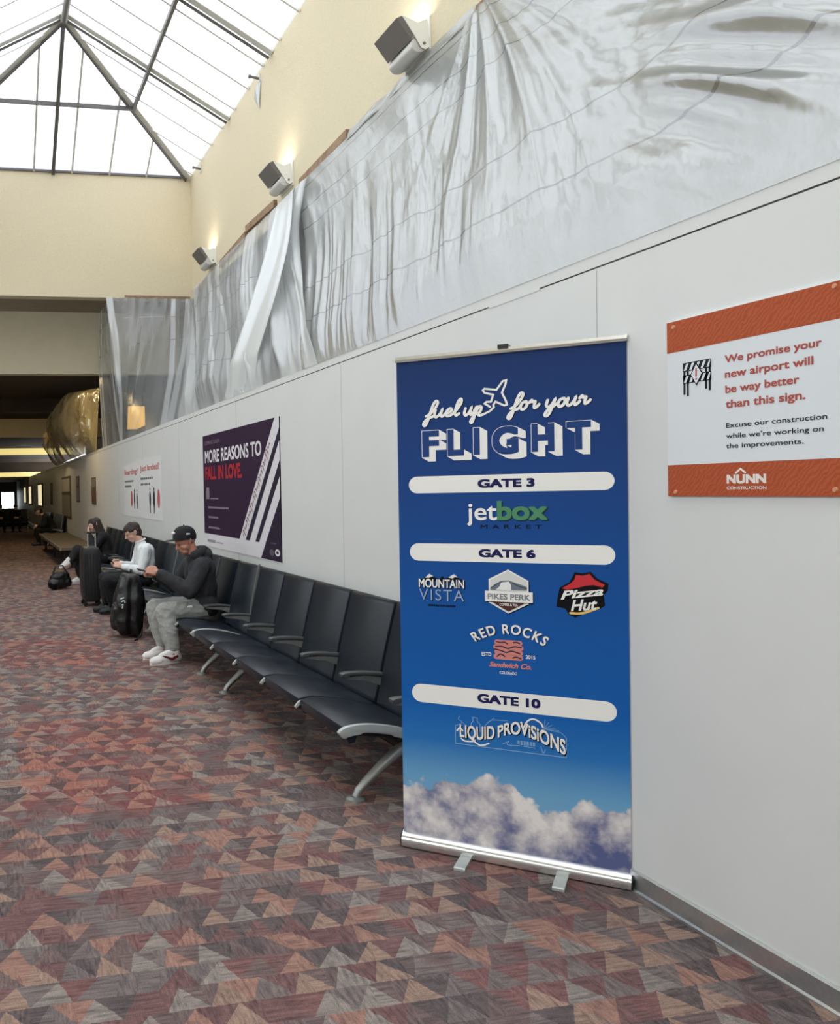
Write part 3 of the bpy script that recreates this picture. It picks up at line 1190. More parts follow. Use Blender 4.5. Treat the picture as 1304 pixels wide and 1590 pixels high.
# ------------------------------------------------------------------ roll-up banner
BA = Vector((1.654, 3.311, 0.0))
BROT = math.atan2(-0.6797, 0.7335)
ban = thing('banner_stand', BA, 'tall blue roll-up banner listing food at the gates, in front of the white wall', 'banner stand', None, BROT)
PY = 0.022            # the printed sheet stands a little behind the front of the case
b = MB()
prof = [(0.0, 0.006), (-0.006, 0.02), (-0.004, 0.040), (0.006, 0.052), (0.018, 0.058), (0.03, 0.066), (0.07, 0.066), (0.085, 0.05), (0.09, 0.02), (0.08, 0.004), (0.02, 0.003)]
b.prism(prof, 0.004, 0.842, 'x')
case = b.build('base_case', M['alu_bright'], ban, smooth=True)
for sx in (0.0, 0.842):
    b = MB()
    b.prism([(p[0] * 1.03, p[1] * 1.02) for p in prof], sx, sx + 0.005, 'x')
    b.build('end_cap', M['black'], ban)
for sx in (0.262, 0.612):
    b = MB()
    b.prism([(-0.122, 0.001), (-0.122, 0.010), (-0.116, 0.014), (0.05, 0.014), (0.05, 0.001)], sx - 0.021, sx + 0.021, 'x')
    b.build('foot', M['trim_light'], ban)
b = MB()
b.prism([(PY - 0.010, 2.000), (PY - 0.012, 2.010), (PY - 0.008, 2.022), (PY + 0.010, 2.022), (PY + 0.012, 2.0)], 0.006, 0.844, 'x')
b.build('top_rail', M['alu_bright'], ban)
b = MB()
b.box(0.404, 0.442, PY - 0.016, PY + 0.05, 2.018, 2.032)
b.build('top_clip', M['black'], ban)
b = MB()
b.tube([(0.424, PY + 0.04, 0.05), (0.424, PY + 0.04, 2.02)], 0.008, 10)
b.build('pole', M['alu'], ban)

P = Print(lambda s, t, k: (s, PY - 0.0012 - 0.0006 * k, t))
BL = M['banner']
white, navy_i = ink('white', (246, 244, 240)), ink('navy', (34, 34, 84))
P.mb.box(0.009, 0.841, PY - 0.0012, PY, 0.058, 2.004, P.mi(BL))
blk, blue = ink('black', (16, 16, 22)), ink('banner_blue', (40, 68, 126))

# hand-written line
GL = {
    'f': ([(-.1, .25), (.25, .55), (.62, 1.35), (.72, 1.95), (.52, 2.15), (.34, 1.7), (.22, .7), (.12, -.5), (-.02, -1.0), (-.2, -.85), (-.12, -.4), (.2, .0), (.5, .12), (.68, .3)], .66),
    'u': ([(.0, .95), (-.02, .35), (.14, .03), (.36, .18), (.54, .6), (.6, .98), (.56, .4), (.68, .04), (.86, .2), (.98, .42)], .95),
    'e': ([(-.05, .35), (.32, .45), (.52, .75), (.38, 1.0), (.14, .8), (.06, .35), (.22, .03), (.5, .08), (.74, .38)], .74),
    'l': ([(.0, .35), (.32, 1.0), (.5, 1.7), (.42, 2.1), (.24, 1.9), (.12, 1.0), (.12, .3), (.28, .02), (.5, .22)], .5),
    'p': ([(.0, .55), (.2, .98), (.16, .1), (.06, -.8), (-.04, -1.02), (-.16, -.8), (.0, -.3), (.24, .5), (.46, .98), (.68, .8), (.62, .3), (.4, .06), (.24, .2)], .85),
    'o': ([(.46, .98), (.18, .86), (.06, .42), (.2, .04), (.46, .1), (.6, .5), (.5, .92), (.42, .98), (.6, .78), (.82, .82)], .8),
    'r': ([(-.02, .8), (.14, 1.06), (.22, .84), (.46, .86), (.44, .4), (.52, .06), (.72, .2), (.86, .46)], .82),
    'y': ([(.0, .95), (-.02, .38), (.14, .06), (.38, .25), (.54, .7), (.6, .98), (.5, .1), (.38, -.7), (.2, -1.02), (.02, -.85), (.14, -.4), (.5, .05), (.84, .42)], .86),
}


def script(word, s0, s1, t0, rise, xh, w):
    tot = sum(GL[c][1] for c in word)
    k = (s1 - s0) / (tot + 0.15)
    x = 0.05
    for c in word:
        pts, adv = GL[c]
        out = []
        for a, q in pts:
            aa = (x + a + 0.22 * q * xh / k) * k
            out.append((s0 + aa, t0 + q * xh + rise * aa / (s1 - s0)))
        P.stroke([(a + 0.0028, q - 0.0022) for a, q in out], w, blk, 2)
        P.stroke(out, w, white, 3)
        x += adv


script('fuel', 0.127, 0.258, 1.7675, 0.004, 0.030, 0.0105)
script('up', 0.272, 0.345, 1.7675, 0.004, 0.030, 0.0105)
script('for', 0.448, 0.548, 1.776, 0.004, 0.030, 0.0105)
script('your', 0.570, 0.722, 1.778, 0.006, 0.030, 0.0105)
# aeroplane outline and its trail into the p
pl = [(0.345, 1.768), (0.372, 1.780), (0.386, 1.794), (0.384, 1.803), (0.392, 1.815), (0.424, 1.798), (0.434, 1.800), (0.430, 1.816), (0.416, 1.848),
      (0.430, 1.880), (0.432, 1.894), (0.420, 1.892), (0.396, 1.860), (0.352, 1.868), (0.346, 1.862), (0.352, 1.852), (0.384, 1.842), (0.376, 1.816), (0.358, 1.816), (0.352, 1.810), (0.364, 1.802), (0.372, 1.796)]
P.stroke(pl, 0.0075, white, 3, fine=1)
P.stroke([(0.345, 1.768), (0.330, 1.766), (0.318, 1.782)], 0.0095, white, 3)
# FLIGHT in open block letters with a solid white side
boxes = [('F', 0.109, 0.176, 1.610), ('L', 0.209, 0.272, 1.611), ('I', 0.308, 0.332, 1.612), ('G', 0.378, 0.474, 1.610), ('H', 0.520, 0.600, 1.614), ('T', 0.641, 0.724, 1.616)]
for ch, a0, a1, t0 in boxes:
    hgt = 0.106
    for k in range(12):
        q = k / 11
        P.text(ch, a0 - 0.002, a1 + 0.002, t0 - 0.002, t0 + hgt + 0.002, white, 2 + 0.045 * k, 0.045, 0.0, shift=(0.026 * q, -0.016 * q))
    P.text(ch, a0, a1, t0, t0 + hgt, blue, 3.0, 0.045)
# gate headings
for (z0, z1, txt, a0, a1, q0, q1) in ((1.4645, 1.5325, 'GATE 3', 0.322, 0.529, 1.482, 1.515), (1.190, 1.261, 'GATE 6', 0.322, 0.529, 1.209, 1.241), (0.610, 0.685, 'GATE 10', 0.310, 0.540, 0.6335, 0.668)):
    P.pill(0.052, 0.799, z0, z1, white, 1)
    P.text(txt, a0, a1, q0, q1, navy_i, 2, 0.045)
# jetbox market
green = ink('green', (84, 142, 104))
P.text('jet', 0.280, 0.392, 1.355, 1.424, white, 3, 0.012)
P.text('box', 0.396, 0.578, 1.351, 1.427, ink('green_dark', (30, 56, 60)), 2, 0.034)
P.text('box', 0.392, 0.572, 1.355, 1.430, green, 3, 0.03)
P.text('MARKET', 0.330, 0.553, 1.322, 1.337, ink('deep', (20, 26, 52)), 2, 0.012, 0, 1.7)
# mountain vista
P.poly([(0.090, 1.112), (0.112, 1.122), (0.130, 1.138), (0.150, 1.124), (0.170, 1.118), (0.180, 1.130), (0.190, 1.120), (0.208, 1.126), (0.226, 1.139), (0.246, 1.122), (0.262, 1.116), (0.262, 1.110), (0.090, 1.108)], blk, 1)
P.poly([(0.112, 1.122), (0.130, 1.138), (0.146, 1.127), (0.136, 1.126), (0.128, 1.121)], white, 2)
P.poly([(0.204, 1.125), (0.226, 1.139), (0.242, 1.126), (0.230, 1.128), (0.220, 1.121)], white, 2)
P.text('MOUNTAIN', 0.0865, 0.2655, 1.0825, 1.1165, blk, 2, 0.05, shift=(0.004, -0.003))
P.text('MOUNTAIN', 0.0865, 0.2655, 1.0825, 1.1165, white, 3, 0.018)
pale = ink('pale_blue', (150, 176, 214))
P.text('VISTA', 0.088, 0.264, 1.031, 1.075, blk, 2, 0.0, 0, 1.2, shift=(0.003, -0.002))
P.text('VISTA', 0.088, 0.264, 1.031, 1.075, pale, 3.3, 0.0, 0, 1.2)
for k in range(14):
    P.rect(0.124 + 0.0078 * k, 0.129 + 0.0078 * k, 1.006, 1.014, blk, 2)
# pikes perk hexagon
hexo = [(0.430, 1.163), (0.358, 1.124), (0.358, 1.032), (0.429, 0.992), (0.503, 1.032), (0.503, 1.121)]
hc = (0.430, 1.077)
P.poly([(a + 0.003, q - 0.003) for a, q in hexo], blk, 1)
P.poly(hexo, white, 2)
P.poly([(hc[0] + (a - hc[0]) * 0.93, hc[1] + (q - hc[1]) * 0.93) for a, q in hexo], ink('cream_grey', (222, 222, 220)), 3)
P.poly([(0.363, 1.086), (0.380, 1.104), (0.396, 1.112), (0.408, 1.119), (0.432, 1.121), (0.446, 1.116), (0.470, 1.108), (0.497, 1.098), (0.497, 1.084), (0.363, 1.082)], ink('slate', (120, 128, 140)), 4)
P.poly([(0.384, 1.084), (0.398, 1.096), (0.404, 1.112), (0.432, 1.117), (0.440, 1.104), (0.440, 1.082)], white, 5)
P.stroke([(0.366, 1.090), (0.388, 1.106), (0.406, 1.116)], 0.004, ink('slate_dark', (70, 76, 86)), 5)
P.stroke([(0.446, 1.112), (0.468, 1.100), (0.496, 1.092)], 0.004, ink('slate_dark', (70, 76, 86)), 5)
P.poly([(0.366, 1.037), (0.430, 1.000), (0.494, 1.037)], ink('cocoa', (86, 52, 48)), 5)
P.rect(0.347, 0.521, 1.034, 1.075, blk, 5)
P.rect(0.344, 0.518, 1.037, 1.078, white, 6)
P.text('PIKES PERK', 0.354, 0.508, 1.046, 1.068, ink('grey_type', (140, 142, 146)), 7, 0.03)
P.text('COFFEE & TEA', 0.398, 0.464, 1.022, 1.031, white, 7, 0.03)
# pizza hut
hut = [(0.612, 1.100), (0.646, 1.122), (0.656, 1.142), (0.664, 1.160), (0.690, 1.156), (0.718, 1.163), (0.740, 1.138), (0.776, 1.120), (0.774, 1.096), (0.760, 1.078), (0.764, 1.040), (0.746, 1.026), (0.700, 1.008), (0.664, 0.989), (0.642, 1.000), (0.630, 1.022), (0.600, 1.028), (0.604, 1.060)]
hutc = (0.69, 1.08)
P.mb.add([P.to3d(hutc[0], hutc[1], 1)] + [P.to3d(a, q, 1) for a, q in hut], [(0, k + 1, (k + 1) % len(hut) + 1) for k in range(len(hut))], P.mi(blk))
roof = [(0.620, 1.098), (0.648, 1.116), (0.662, 1.130), (0.668, 1.150), (0.692, 1.148), (0.714, 1.155), (0.730, 1.134), (0.764, 1.116), (0.756, 1.106), (0.730, 1.114), (0.700, 1.110), (0.668, 1.100), (0.640, 1.092)]
P.mb.add([P.to3d(0.692, 1.122, 2)] + [P.to3d(a, q, 2) for a, q in roof], [(0, k + 1, (k + 1) % len(roof) + 1) for k in range(len(roof))], P.mi(ink('roof_red', (206, 58, 66))))
P.text('Pizza', 0.616, 0.758, 1.062, 1.094, white, 3, 0.024, 0.25, warp=lambda a, c: (a, c + (a - 0.66) * 0.16))
P.text('Hut', 0.650, 0.738, 1.014, 1.056, white, 3, 0.024, 0.25, warp=lambda a, c: (a, c + (a - 0.66) * 0.12))
P.stroke([(0.648, 1.006), (0.690, 1.008), (0.742, 1.030)], 0.0085, ink('mustard', (240, 204, 120)), 3)


# red rocks
def arc(cs, ct, r_, mid):
    def w_(a, c):
        th = (a - mid) / r_
        rad = r_ + (c - ct)
        return cs + rad * math.sin(th), ct - r_ + rad * math.cos(th)
    return w_


P.text('RED ROCKS', 0.298, 0.562, 0.912, 0.950, blk, 2, 0.03, 0, 1.25, warp=arc(0.431, 0.912, 0.215, 0.430), shift=(0.002, -0.002))
P.text('RED ROCKS', 0.298, 0.562, 0.912, 0.950, white, 3, 0.022, 0, 1.25, warp=arc(0.430, 0.912, 0.215, 0.430))
sal, sal_d = ink('salmon', (220, 140, 130)), ink('sandwich_dark', (84, 62, 84))
for k, (z0, z1, a0, a1) in enumerate(((0.868, 0.888, 0.376, 0.478), (0.850, 0.869, 0.372, 0.482), (0.830, 0.851, 0.376, 0.480), (0.811, 0.832, 0.372, 0.480))):
    P.pill(a0, a1, z0, z1, sal, 2)
for pts in ([(0.384, 0.880), (0.400, 0.877), (0.412, 0.880), (0.424, 0.874)], [(0.446, 0.880), (0.458, 0.882), (0.468, 0.878)], [(0.380, 0.860), (0.404, 0.862), (0.426, 0.856), (0.450, 0.864), (0.474, 0.862)],
            [(0.378, 0.850), (0.398, 0.846), (0.420, 0.840), (0.440, 0.846), (0.470, 0.838)], [(0.386, 0.822), (0.398, 0.832), (0.414, 0.824)], [(0.444, 0.820), (0.456, 0.824), (0.472, 0.819)]):
    P.stroke(pts, 0.0055, sal_d, 3)
P.text('ESTD', 0.328, 0.364, 0.821, 0.835, white, 3, 0.02)
P.text('2015', 0.490, 0.524, 0.821, 0.835, white, 3, 0.02)
P.text('Sandwich Co.', 0.356, 0.510, 0.780, 0.800, sal, 3, 0.03, 0.35)
P.text('COLORADO', 0.394, 0.458, 0.7545, 0.765, white, 3, 0.02)


# liquid provisions
def wave(a, c):
    q = (a - 0.224) / 0.404
    ks = ((0.0, .004, .95), (0.2, -.002, 1.0), (0.36, .010, 1.0), (0.5, .036, 1.05), (0.62, .040, 1.1), (0.78, .020, 1.15), (1.0, -.020, 1.25), (1.2, -.05, 1.25))
    for (q0, l0, k0), (q1, l1, k1) in zip(ks, ks[1:]):
        if q <= q1:
            w_ = min(1, max(0, (q - q0) / (q1 - q0)))
            break
    lift = l0 + (l1 - l0) * w_
    return a, 0.484 + lift + (c - 0.470) * (k0 + (k1 - k0) * w_)


line = ink('line_blue', (128, 170, 216))
P.stroke([(0.224, 0.530), (0.222, 0.458), (0.34, 0.457), (0.50, 0.457), (0.628, 0.457), (0.629, 0.531)], 0.0035, line, 2, fine=1)
P.stroke([(0.284, 0.520), (0.284, 0.545), (0.292, 0.556), (0.290, 0.570), (0.308, 0.570), (0.308, 0.556), (0.318, 0.546), (0.318, 0.516)], 0.0028, line, 2, fine=1)
P.stroke([(0.226, 0.530), (0.250, 0.546), (0.236, 0.556), (0.240, 0.570)], 0.0024, line, 2)
P.stroke([(0.250, 0.546), (0.272, 0.530)], 0.0024, line, 2)
P.stroke([(0.336, 0.542), (0.358, 0.566), (0.380, 0.570), (0.420, 0.572)], 0.0028, line, 2)
P.stroke([(0.352, 0.560), (0.372, 0.578)], 0.0024, line, 2)
for k in range(5):
    P.stroke([(0.552, 0.556), (0.556 + 0.012 * k, 0.592 - 0.009 * k)], 0.0022, line, 2, fine=1)
P.stroke([(0.552, 0.556), (0.590, 0.552), (0.612, 0.548), (0.629, 0.531)], 0.0026, line, 2)
P.stroke([(0.402, 0.478), (0.424, 0.492), (0.420, 0.478), (0.470, 0.480), (0.520, 0.478)], 0.003, line, 2)
for k in range(6):
    P.rect(0.456 + 0.011 * k, 0.464 + 0.011 * k, 0.484, 0.500, line, 2)
P.stroke([(0.540, 0.486), (0.548, 0.462), (0.556, 0.478)], 0.003, line, 2)
P.text('LIQUID', 0.240, 0.372, 0.470, 0.522, blk, 2, 0.03, 0, 1.0, warp=wave, shift=(0.004, -0.003))
P.text('PROViSiONS', 0.384, 0.626, 0.470, 0.516, blk, 2, 0.03, 0, 1.0, warp=wave, shift=(0.004, -0.003))
P.text('LIQUID', 0.240, 0.372, 0.470, 0.522, white, 3, 0.022, 0, 1.0, warp=wave)
P.text('PROViSiONS', 0.384, 0.626, 0.470, 0.516, white, 3, 0.022, 0, 1.0, warp=wave)
P.stroke([(0.476, 0.548), (0.494, 0.580), (0.516, 0.590), (0.540, 0.578), (0.548, 0.562)], 0.006, white, 3)
P.stroke([(0.246, 0.480), (0.260, 0.472), (0.290, 0.474)], 0.006, white, 3)
P.stroke([(0.296, 0.474), (0.320, 0.462), (0.350, 0.474)], 0.006, white, 3)
P.stroke([(0.230, 0.510), (0.240, 0.522), (0.252, 0.512)], 0.006, white, 3)
P.mb.build('printed_panel', P.mats, ban, fix=False)

# ------------------------------------------------------------------ signs on the white wall
WS = WX - 0.012
sg = thing('wall_sign', (WX, 2.557, 1.445), 'white and orange sign on the white wall promising a better airport', 'sign')
ORG = Vector((WX, 2.557, 1.445))
P = Print(lambda s, t, k: (-0.012 - 0.0005 * k, -s, t - 1.445))
orange_i = None
m_, t_, p_ = new_mat('print_orange_woodgrain')
q_ = t_.obj()
wv = t_.n.new('ShaderNodeTexWave')
t_.l.new(q_, wv.inputs['Vector'])
wv.inputs['Scale'].default_value = 34
wv.inputs['Distortion'].default_value = 9
wv.inputs['Detail'].default_value = 2
wv.bands_direction = 'DIAGONAL'
t_.l.new(t_.ramp(wv.outputs[0], [(0.0, lin((168, 78, 46))), (1.0, lin((184, 92, 58)))]), p_.inputs['Base Color'])
p_.inputs['Roughness'].default_value = 0.5
p_.inputs['Specular IOR Level'].default_value = 0.12
orange_i = m_
rust, inkk = ink('rust', (176, 84, 74)), ink('charcoal_type', (44, 48, 54))
SWW = 0.625
P.mb.box(-0.012, -0.0008, -SWW, 0.0, -0.004, 0.58, P.mi(ink('sign_white', (224, 227, 232))))
P.rect(0, SWW, 1.922, 2.025, orange_i, 1)
P.rect(0, SWW, 1.441, 1.546, orange_i, 1)


def slab(body, a0, a1, t0, t1):
    P.text(body, a0, a1, t0, t1, rust, 2, 0.022)


slab('We promise your', 0.234, 0.554, 1.857, 1.880)
slab('new airport will', 0.234, 0.529, 1.810, 1.834)
slab('be way better', 0.235, 0.486, 1.763, 1.787)
slab('than this sign.', 0.236, 0.505, 1.716, 1.741)
P.text('Excuse our construction', 0.237, 0.569, 1.655, 1.670, inkk, 2, 0.012)
P.text('while we\u2019re working on', 0.237, 0.559, 1.622, 1.637, inkk, 2, 0.012)
P.text('the improvements.', 0.237, 0.499, 1.591, 1.606, inkk, 2, 0.012)
swh = ink('sign_letter_white', (236, 226, 220))
P.text('NUNN', 0.238, 0.378, 1.481, 1.509, swh, 2, 0.05)
P.stroke([(0.272, 1.514), (0.289, 1.526), (0.306, 1.514)], 0.006, swh, 2, fine=1)
P.text('CONSTRUCTION', 0.238, 0.379, 1.463, 1.472, swh, 2, 0.02)
# barricade drawing
sw, sb = ink('sign_white', (224, 227, 232)), ink('sign_black', (26, 28, 34))
for t0 in (1.852, 1.812):
    P.rect(0.068, 0.182, t0, t0 + 0.028, sb, 2)
    for k in range(5):
        a = 0.072 + 0.023 * k
        P.poly([(a, t0 + 0.003), (a + 0.010, t0 + 0.003), (min(a + 0.021, 0.18), t0 + 0.025), (min(a + 0.011, 0.18), t0 + 0.025)], sw, 3)
for a, z0 in ((0.074, 1.776), (0.088, 1.770), (0.162, 1.786), (0.176, 1.780)):
    P.rect(a - 0.004, a + 0.004, z0, 1.852, sb, 2)
P.poly([(0.124, 1.800), (0.100, 1.838), (0.124, 1.876), (0.150, 1.838)], sb, 4)
P.poly([(0.124, 1.806), (0.104, 1.838), (0.124, 1.870), (0.146, 1.838)], sw, 5)
P.rect(0.1215, 0.1275, 1.830, 1.856, rust, 6)
P.rect(0.1215, 0.1275, 1.819, 1.825, rust, 6)
P.mb.build('sign_face', P.mats, sg, fix=False)
for a, q in ((0.030, 2.006), (0.592, 2.012), (0.034, 1.455), (0.592, 1.460)):
    b = MB()
    b.tube([(-0.012, -a, q - 1.445), (-0.017, -a, q - 1.445)], [0.008, 0.006], 12)
    b.build('screw', ink('screw_orange', (212, 150, 120)), sg)

# dark "more reasons" poster
ps = thing('poster', (WX, 8.93, 0.91), 'large dark purple poster with white slanted stripes behind the seats', 'poster')
PW, PH_ = 2.42, 1.15
P = Print(lambda s, t, k: (-0.007 - 0.0006 * k, -s, t - 0.91))
pw, pp = ink('poster_white', (222, 218, 224)), ink('poster_purple', (52, 32, 58))
P.mb.box(-0.007, -0.0008, -PW, 0, 0, PH_, P.mi(ink('poster_dark', (46, 36, 56))))
P.rect(0.0, PW, 0.91, 1.042, pw, 1)
P.poly([(0.0, 1.042), (1.283, 1.042), (2.318, 2.06), (0.0, 2.06)], pp, 2)
P.poly([(1.283, 1.042), (1.47, 1.042), (2.42, 1.975), (2.42, 2.06), (2.318, 2.06)], pw, 2)
P.poly([(1.59, 1.042), (1.755, 1.042), (2.42, 1.72), (2.42, 1.875)], pw, 2)
P.poly([(1.862, 1.042), (1.74, 0.912), (1.90, 0.912), (2.42, 1.43), (2.42, 1.595)], pw, 3)
P.poly([(1.905, 0.912), (2.42, 0.912), (2.42, 1.43)], ink('poster_dark', (46, 36, 56)), 2)
pr = ink('poster_red', (172, 46, 56))
dim = ink('poster_dim', (140, 124, 140))
P.text('COMING SOON', 0.07, 0.66, 1.962, 1.998, dim, 3, 0.0)
P.text('MORE REASONS TO', 0.08, 1.965, 1.775, 1.900, pw, 3, 0.022)
P.text('FALL IN LOVE.', 0.085, 1.40, 1.600, 1.735, pr, 3, 0.035)
P.rect(0.11, 0.23, 1.40, 1.52, dim, 3)
P.rect(0.27, 0.58, 1.40, 1.412, dim, 3)
for z0, a1 in ((1.305, 0.98), (1.205, 0.60), (1.10, 0.66)):
    n_ = int((a1 - 0.18) / 0.055)
    for k in range(n_):
        P.rect(0.18 + 0.055 * k, 0.18 + 0.055 * k + 0.046, z0, z0 + 0.020, dim, 3)
# hand-lettered line running up the first stripe (only its wiggle can be read)
pts = []
for k in range(260):
    q = k / 259
    a, c = 1.40 + 0.80 * q, 1.07 + 0.80 * q
    ph = k * 0.62
    amp = 0.018 * (1.0 + 0.6 * math.sin(k * 0.17)) if 0.1 < (q * 5.3) % 1 else 0.002
    pts.append((a + amp * math.sin(ph) + 0.006 * math.cos(ph), c - amp * math.sin(ph) + 0.012 * math.cos(ph)))
P.stroke(pts, 0.010, ink('poster_script', (120, 60, 76)), 3, fine=1)
P.ellipse(2.19, 0.975, 0.055, 0.028, ink('poster_logo_dim', (92, 86, 104)), 3)
P.ellipse(2.33, 0.982, 0.060, 0.028, pw, 3)
P.ellipse(2.33, 0.982, 0.030, 0.012, ink('poster_dark', (46, 36, 56)), 4)
P.rect(2.16, 2.30, 1.048, 1.056, ink('poster_logo_dim', (92, 86, 104)), 3)
P.rect(0.12, 0.44, 0.955, 0.985, ink('poster_grey', (150, 150, 156)), 3)
P.rect(0.48, 0.72, 0.962, 0.972, ink('poster_grey', (150, 150, 156)), 3)
P.mb.build('poster_face', P.mats, ps, fix=False)

# pair of white posters
def white_poster(y0, w_, z0, z1, title, label, right):
    t_ = thing('poster', (WX, y0, z0), label, 'poster', 'pair of white posters')
    Q = Print(lambda s, t, k: (-0.006 - 0.0006 * k, -s, t))
    Q.mb.box(-0.006, -0.0008, -w_, 0, 0, z1 - z0, Q.mi(ink('paper_white', (226, 226, 226))))
    hgt = z1 - z0
    Q.text(title, 0.08, w_ * 0.93, hgt * 0.80, hgt * 0.90, ink('poster_rose', (204, 126, 124)), 2, 0.03)
    for k, (zz, q) in enumerate(((0.655, 0.60), (0.56, 0.45))):
        for j in range(7):
            Q.rect(0.10 + j * q * w_ / 7, 0.10 + j * q * w_ / 7 + q * w_ / 7 * 0.8, hgt * zz, hgt * (zz + 0.035), ink('paper_type', (110, 110, 114)), 2)
    figs = (((0.52, 0.09), (0.70, 0.035), (0.86, 0.035)) if not right else ((0.50, 0.04), (0.68, 0.045), (0.88, 0.09)))
    for k, (q, r_) in enumerate(figs):
        big = (k == 0 and not right) or (k == 2 and right)
        c = ink('fig_rose', (196, 100, 98)) if big else ink('fig_dark', (58, 58, 68))
        a = q * w_
        lo = 0.16 if not right else 0.10
        Q.ellipse(a, hgt * 0.34, r_ * (1.0 if big else 1.6), hgt * (0.15 if big else 0.13), c, 2)
        if not big:
            Q.ellipse(a, hgt * 0.49, 0.035, hgt * 0.03, c, 2)
            Q.rect(a - 0.035, a - 0.008, hgt * lo, hgt * 0.3, c, 2)
            Q.rect(a + 0.008, a + 0.035, hgt * lo, hgt * 0.3, c, 2)
    Q.mb.build('poster_face', Q.mats, t_, fix=False)


white_poster(14.26, 1.42, 1.10, 1.93, 'Boarding?', 'left white poster of the pair, behind the person in the white shirt', False)
white_poster(12.79, 1.62, 1.10, 1.96, 'Just landed?', 'right white poster of the pair with a red question heading', True)

# narrower things on the far wall
def far_panel(y0, w_, z0, z1, mats, label, name, cat):
    t_ = thing(name, (WX, y0, z0), label, cat)
    b_ = MB()
    h = z1 - z0
    b_.box(-0.02, -0.0008, -w_, 0, 0, h, 0)
    b_.box(-0.026, -0.019, -w_ * 0.95, -w_ * 0.05, h * 0.64, h * 0.95, 1)
    b_.box(-0.026, -0.019, -w_ * 0.95, -w_ * 0.05, h * 0.06, h * 0.56, 2)
    b_.build('panel', mats, t_)


far_panel(25.9, 2.6, 0.78, 1.95, [ink('far_dark', (92, 86, 80)), ink('far_pale', (190, 184, 176)), ink('far_mid', (140, 132, 124))], 'tall grey poster with a pale upper picture on the far wall', 'poster', 'poster')
far_panel(21.75, 0.62, 1.26, 1.90, [ink('far_dark', (92, 86, 80)), ink('far_mid', (140, 132, 124)), ink('far_mid', (140, 132, 124))], 'thin dark plaque between the tall grey poster and the brown plaque', 'wall_plaque', 'plaque')
far_panel(18.6, 0.62, 1.24, 1.81, [ink('far_brown', (104, 80, 66)), ink('far_mid', (140, 132, 124)), ink('far_brown', (104, 80, 66))], 'thin brown plaque on the wall past the pair of white posters', 'wall_plaque', 'plaque')
far_panel(30.5, 0.9, 1.1, 1.85, [ink('far_dark', (92, 86, 80)), ink('far_mid', (140, 132, 124)), ink('far_brown', (104, 80, 66))], 'small dark poster beyond the tall grey poster', 'poster', 'poster')
for k, (y0, w_, lab) in enumerate(((37.0, 2.6, 'nearest lit poster on the dim far wall'), (44.5, 2.2, 'second lit poster along the dim far wall'), (50.0, 2.2, 'third lit poster along the dim far wall'))):
    t_ = thing('lit_poster', (WX, y0, 0.95), lab, 'lit poster', 'lit posters on the far wall')
    b = MB()
    b.box(-0.05, -0.0008, -w_, 0, 0, 0.95)
    b.build('case', M['black'], t_)
    b = MB()
    b.box(-0.056, -0.049, -w_ * 0.94, -w_ * 0.06, 0.06, 0.89)
    b.build('face', M['glow_panel'], t_)


# ------------------------------------------------------------------ rows of joined seats
PITCH_S = 0.595


def spline(pts, n=6):
    P = [Vector((p[0], p[1])) for p in pts]
    out = []
    for k in range(len(P) - 1):
        p0 = P[k - 1] if k else P[0]
        p3 = P[k + 2] if k + 2 < len(P) else P[-1]
        for j in range(n):
            u = j / n
            out.append(0.5 * ((2 * P[k]) + (-p0 + P[k + 1]) * u + (2 * p0 - 5 * P[k] + 4 * P[k + 1] - p3) * u * u + (-p0 + 3 * P[k] - 3 * P[k + 1] + p3) * u ** 3))
    out.append(P[-1])
    return [(p.x, p.y) for p in out]


def thick(line_, th, end_r=True):
    """closed outline around a centre line in the x-z plane"""
    P = [Vector(p) for p in line_]
    L, R = [], []
    n = len(P)
    for k in range(n):
        d = (P[min(k + 1, n - 1)] - P[max(k - 1, 0)]).normalized()
        nn = Vector((-d.y, d.x))
        w_ = th * (0.5 if 0 < k < n - 1 else 0.32)
        L.append(P[k] + nn * w_)
        R.append(P[k] - nn * w_)
    return [tuple(p) for p in L] + [tuple(p) for p in reversed(R)]


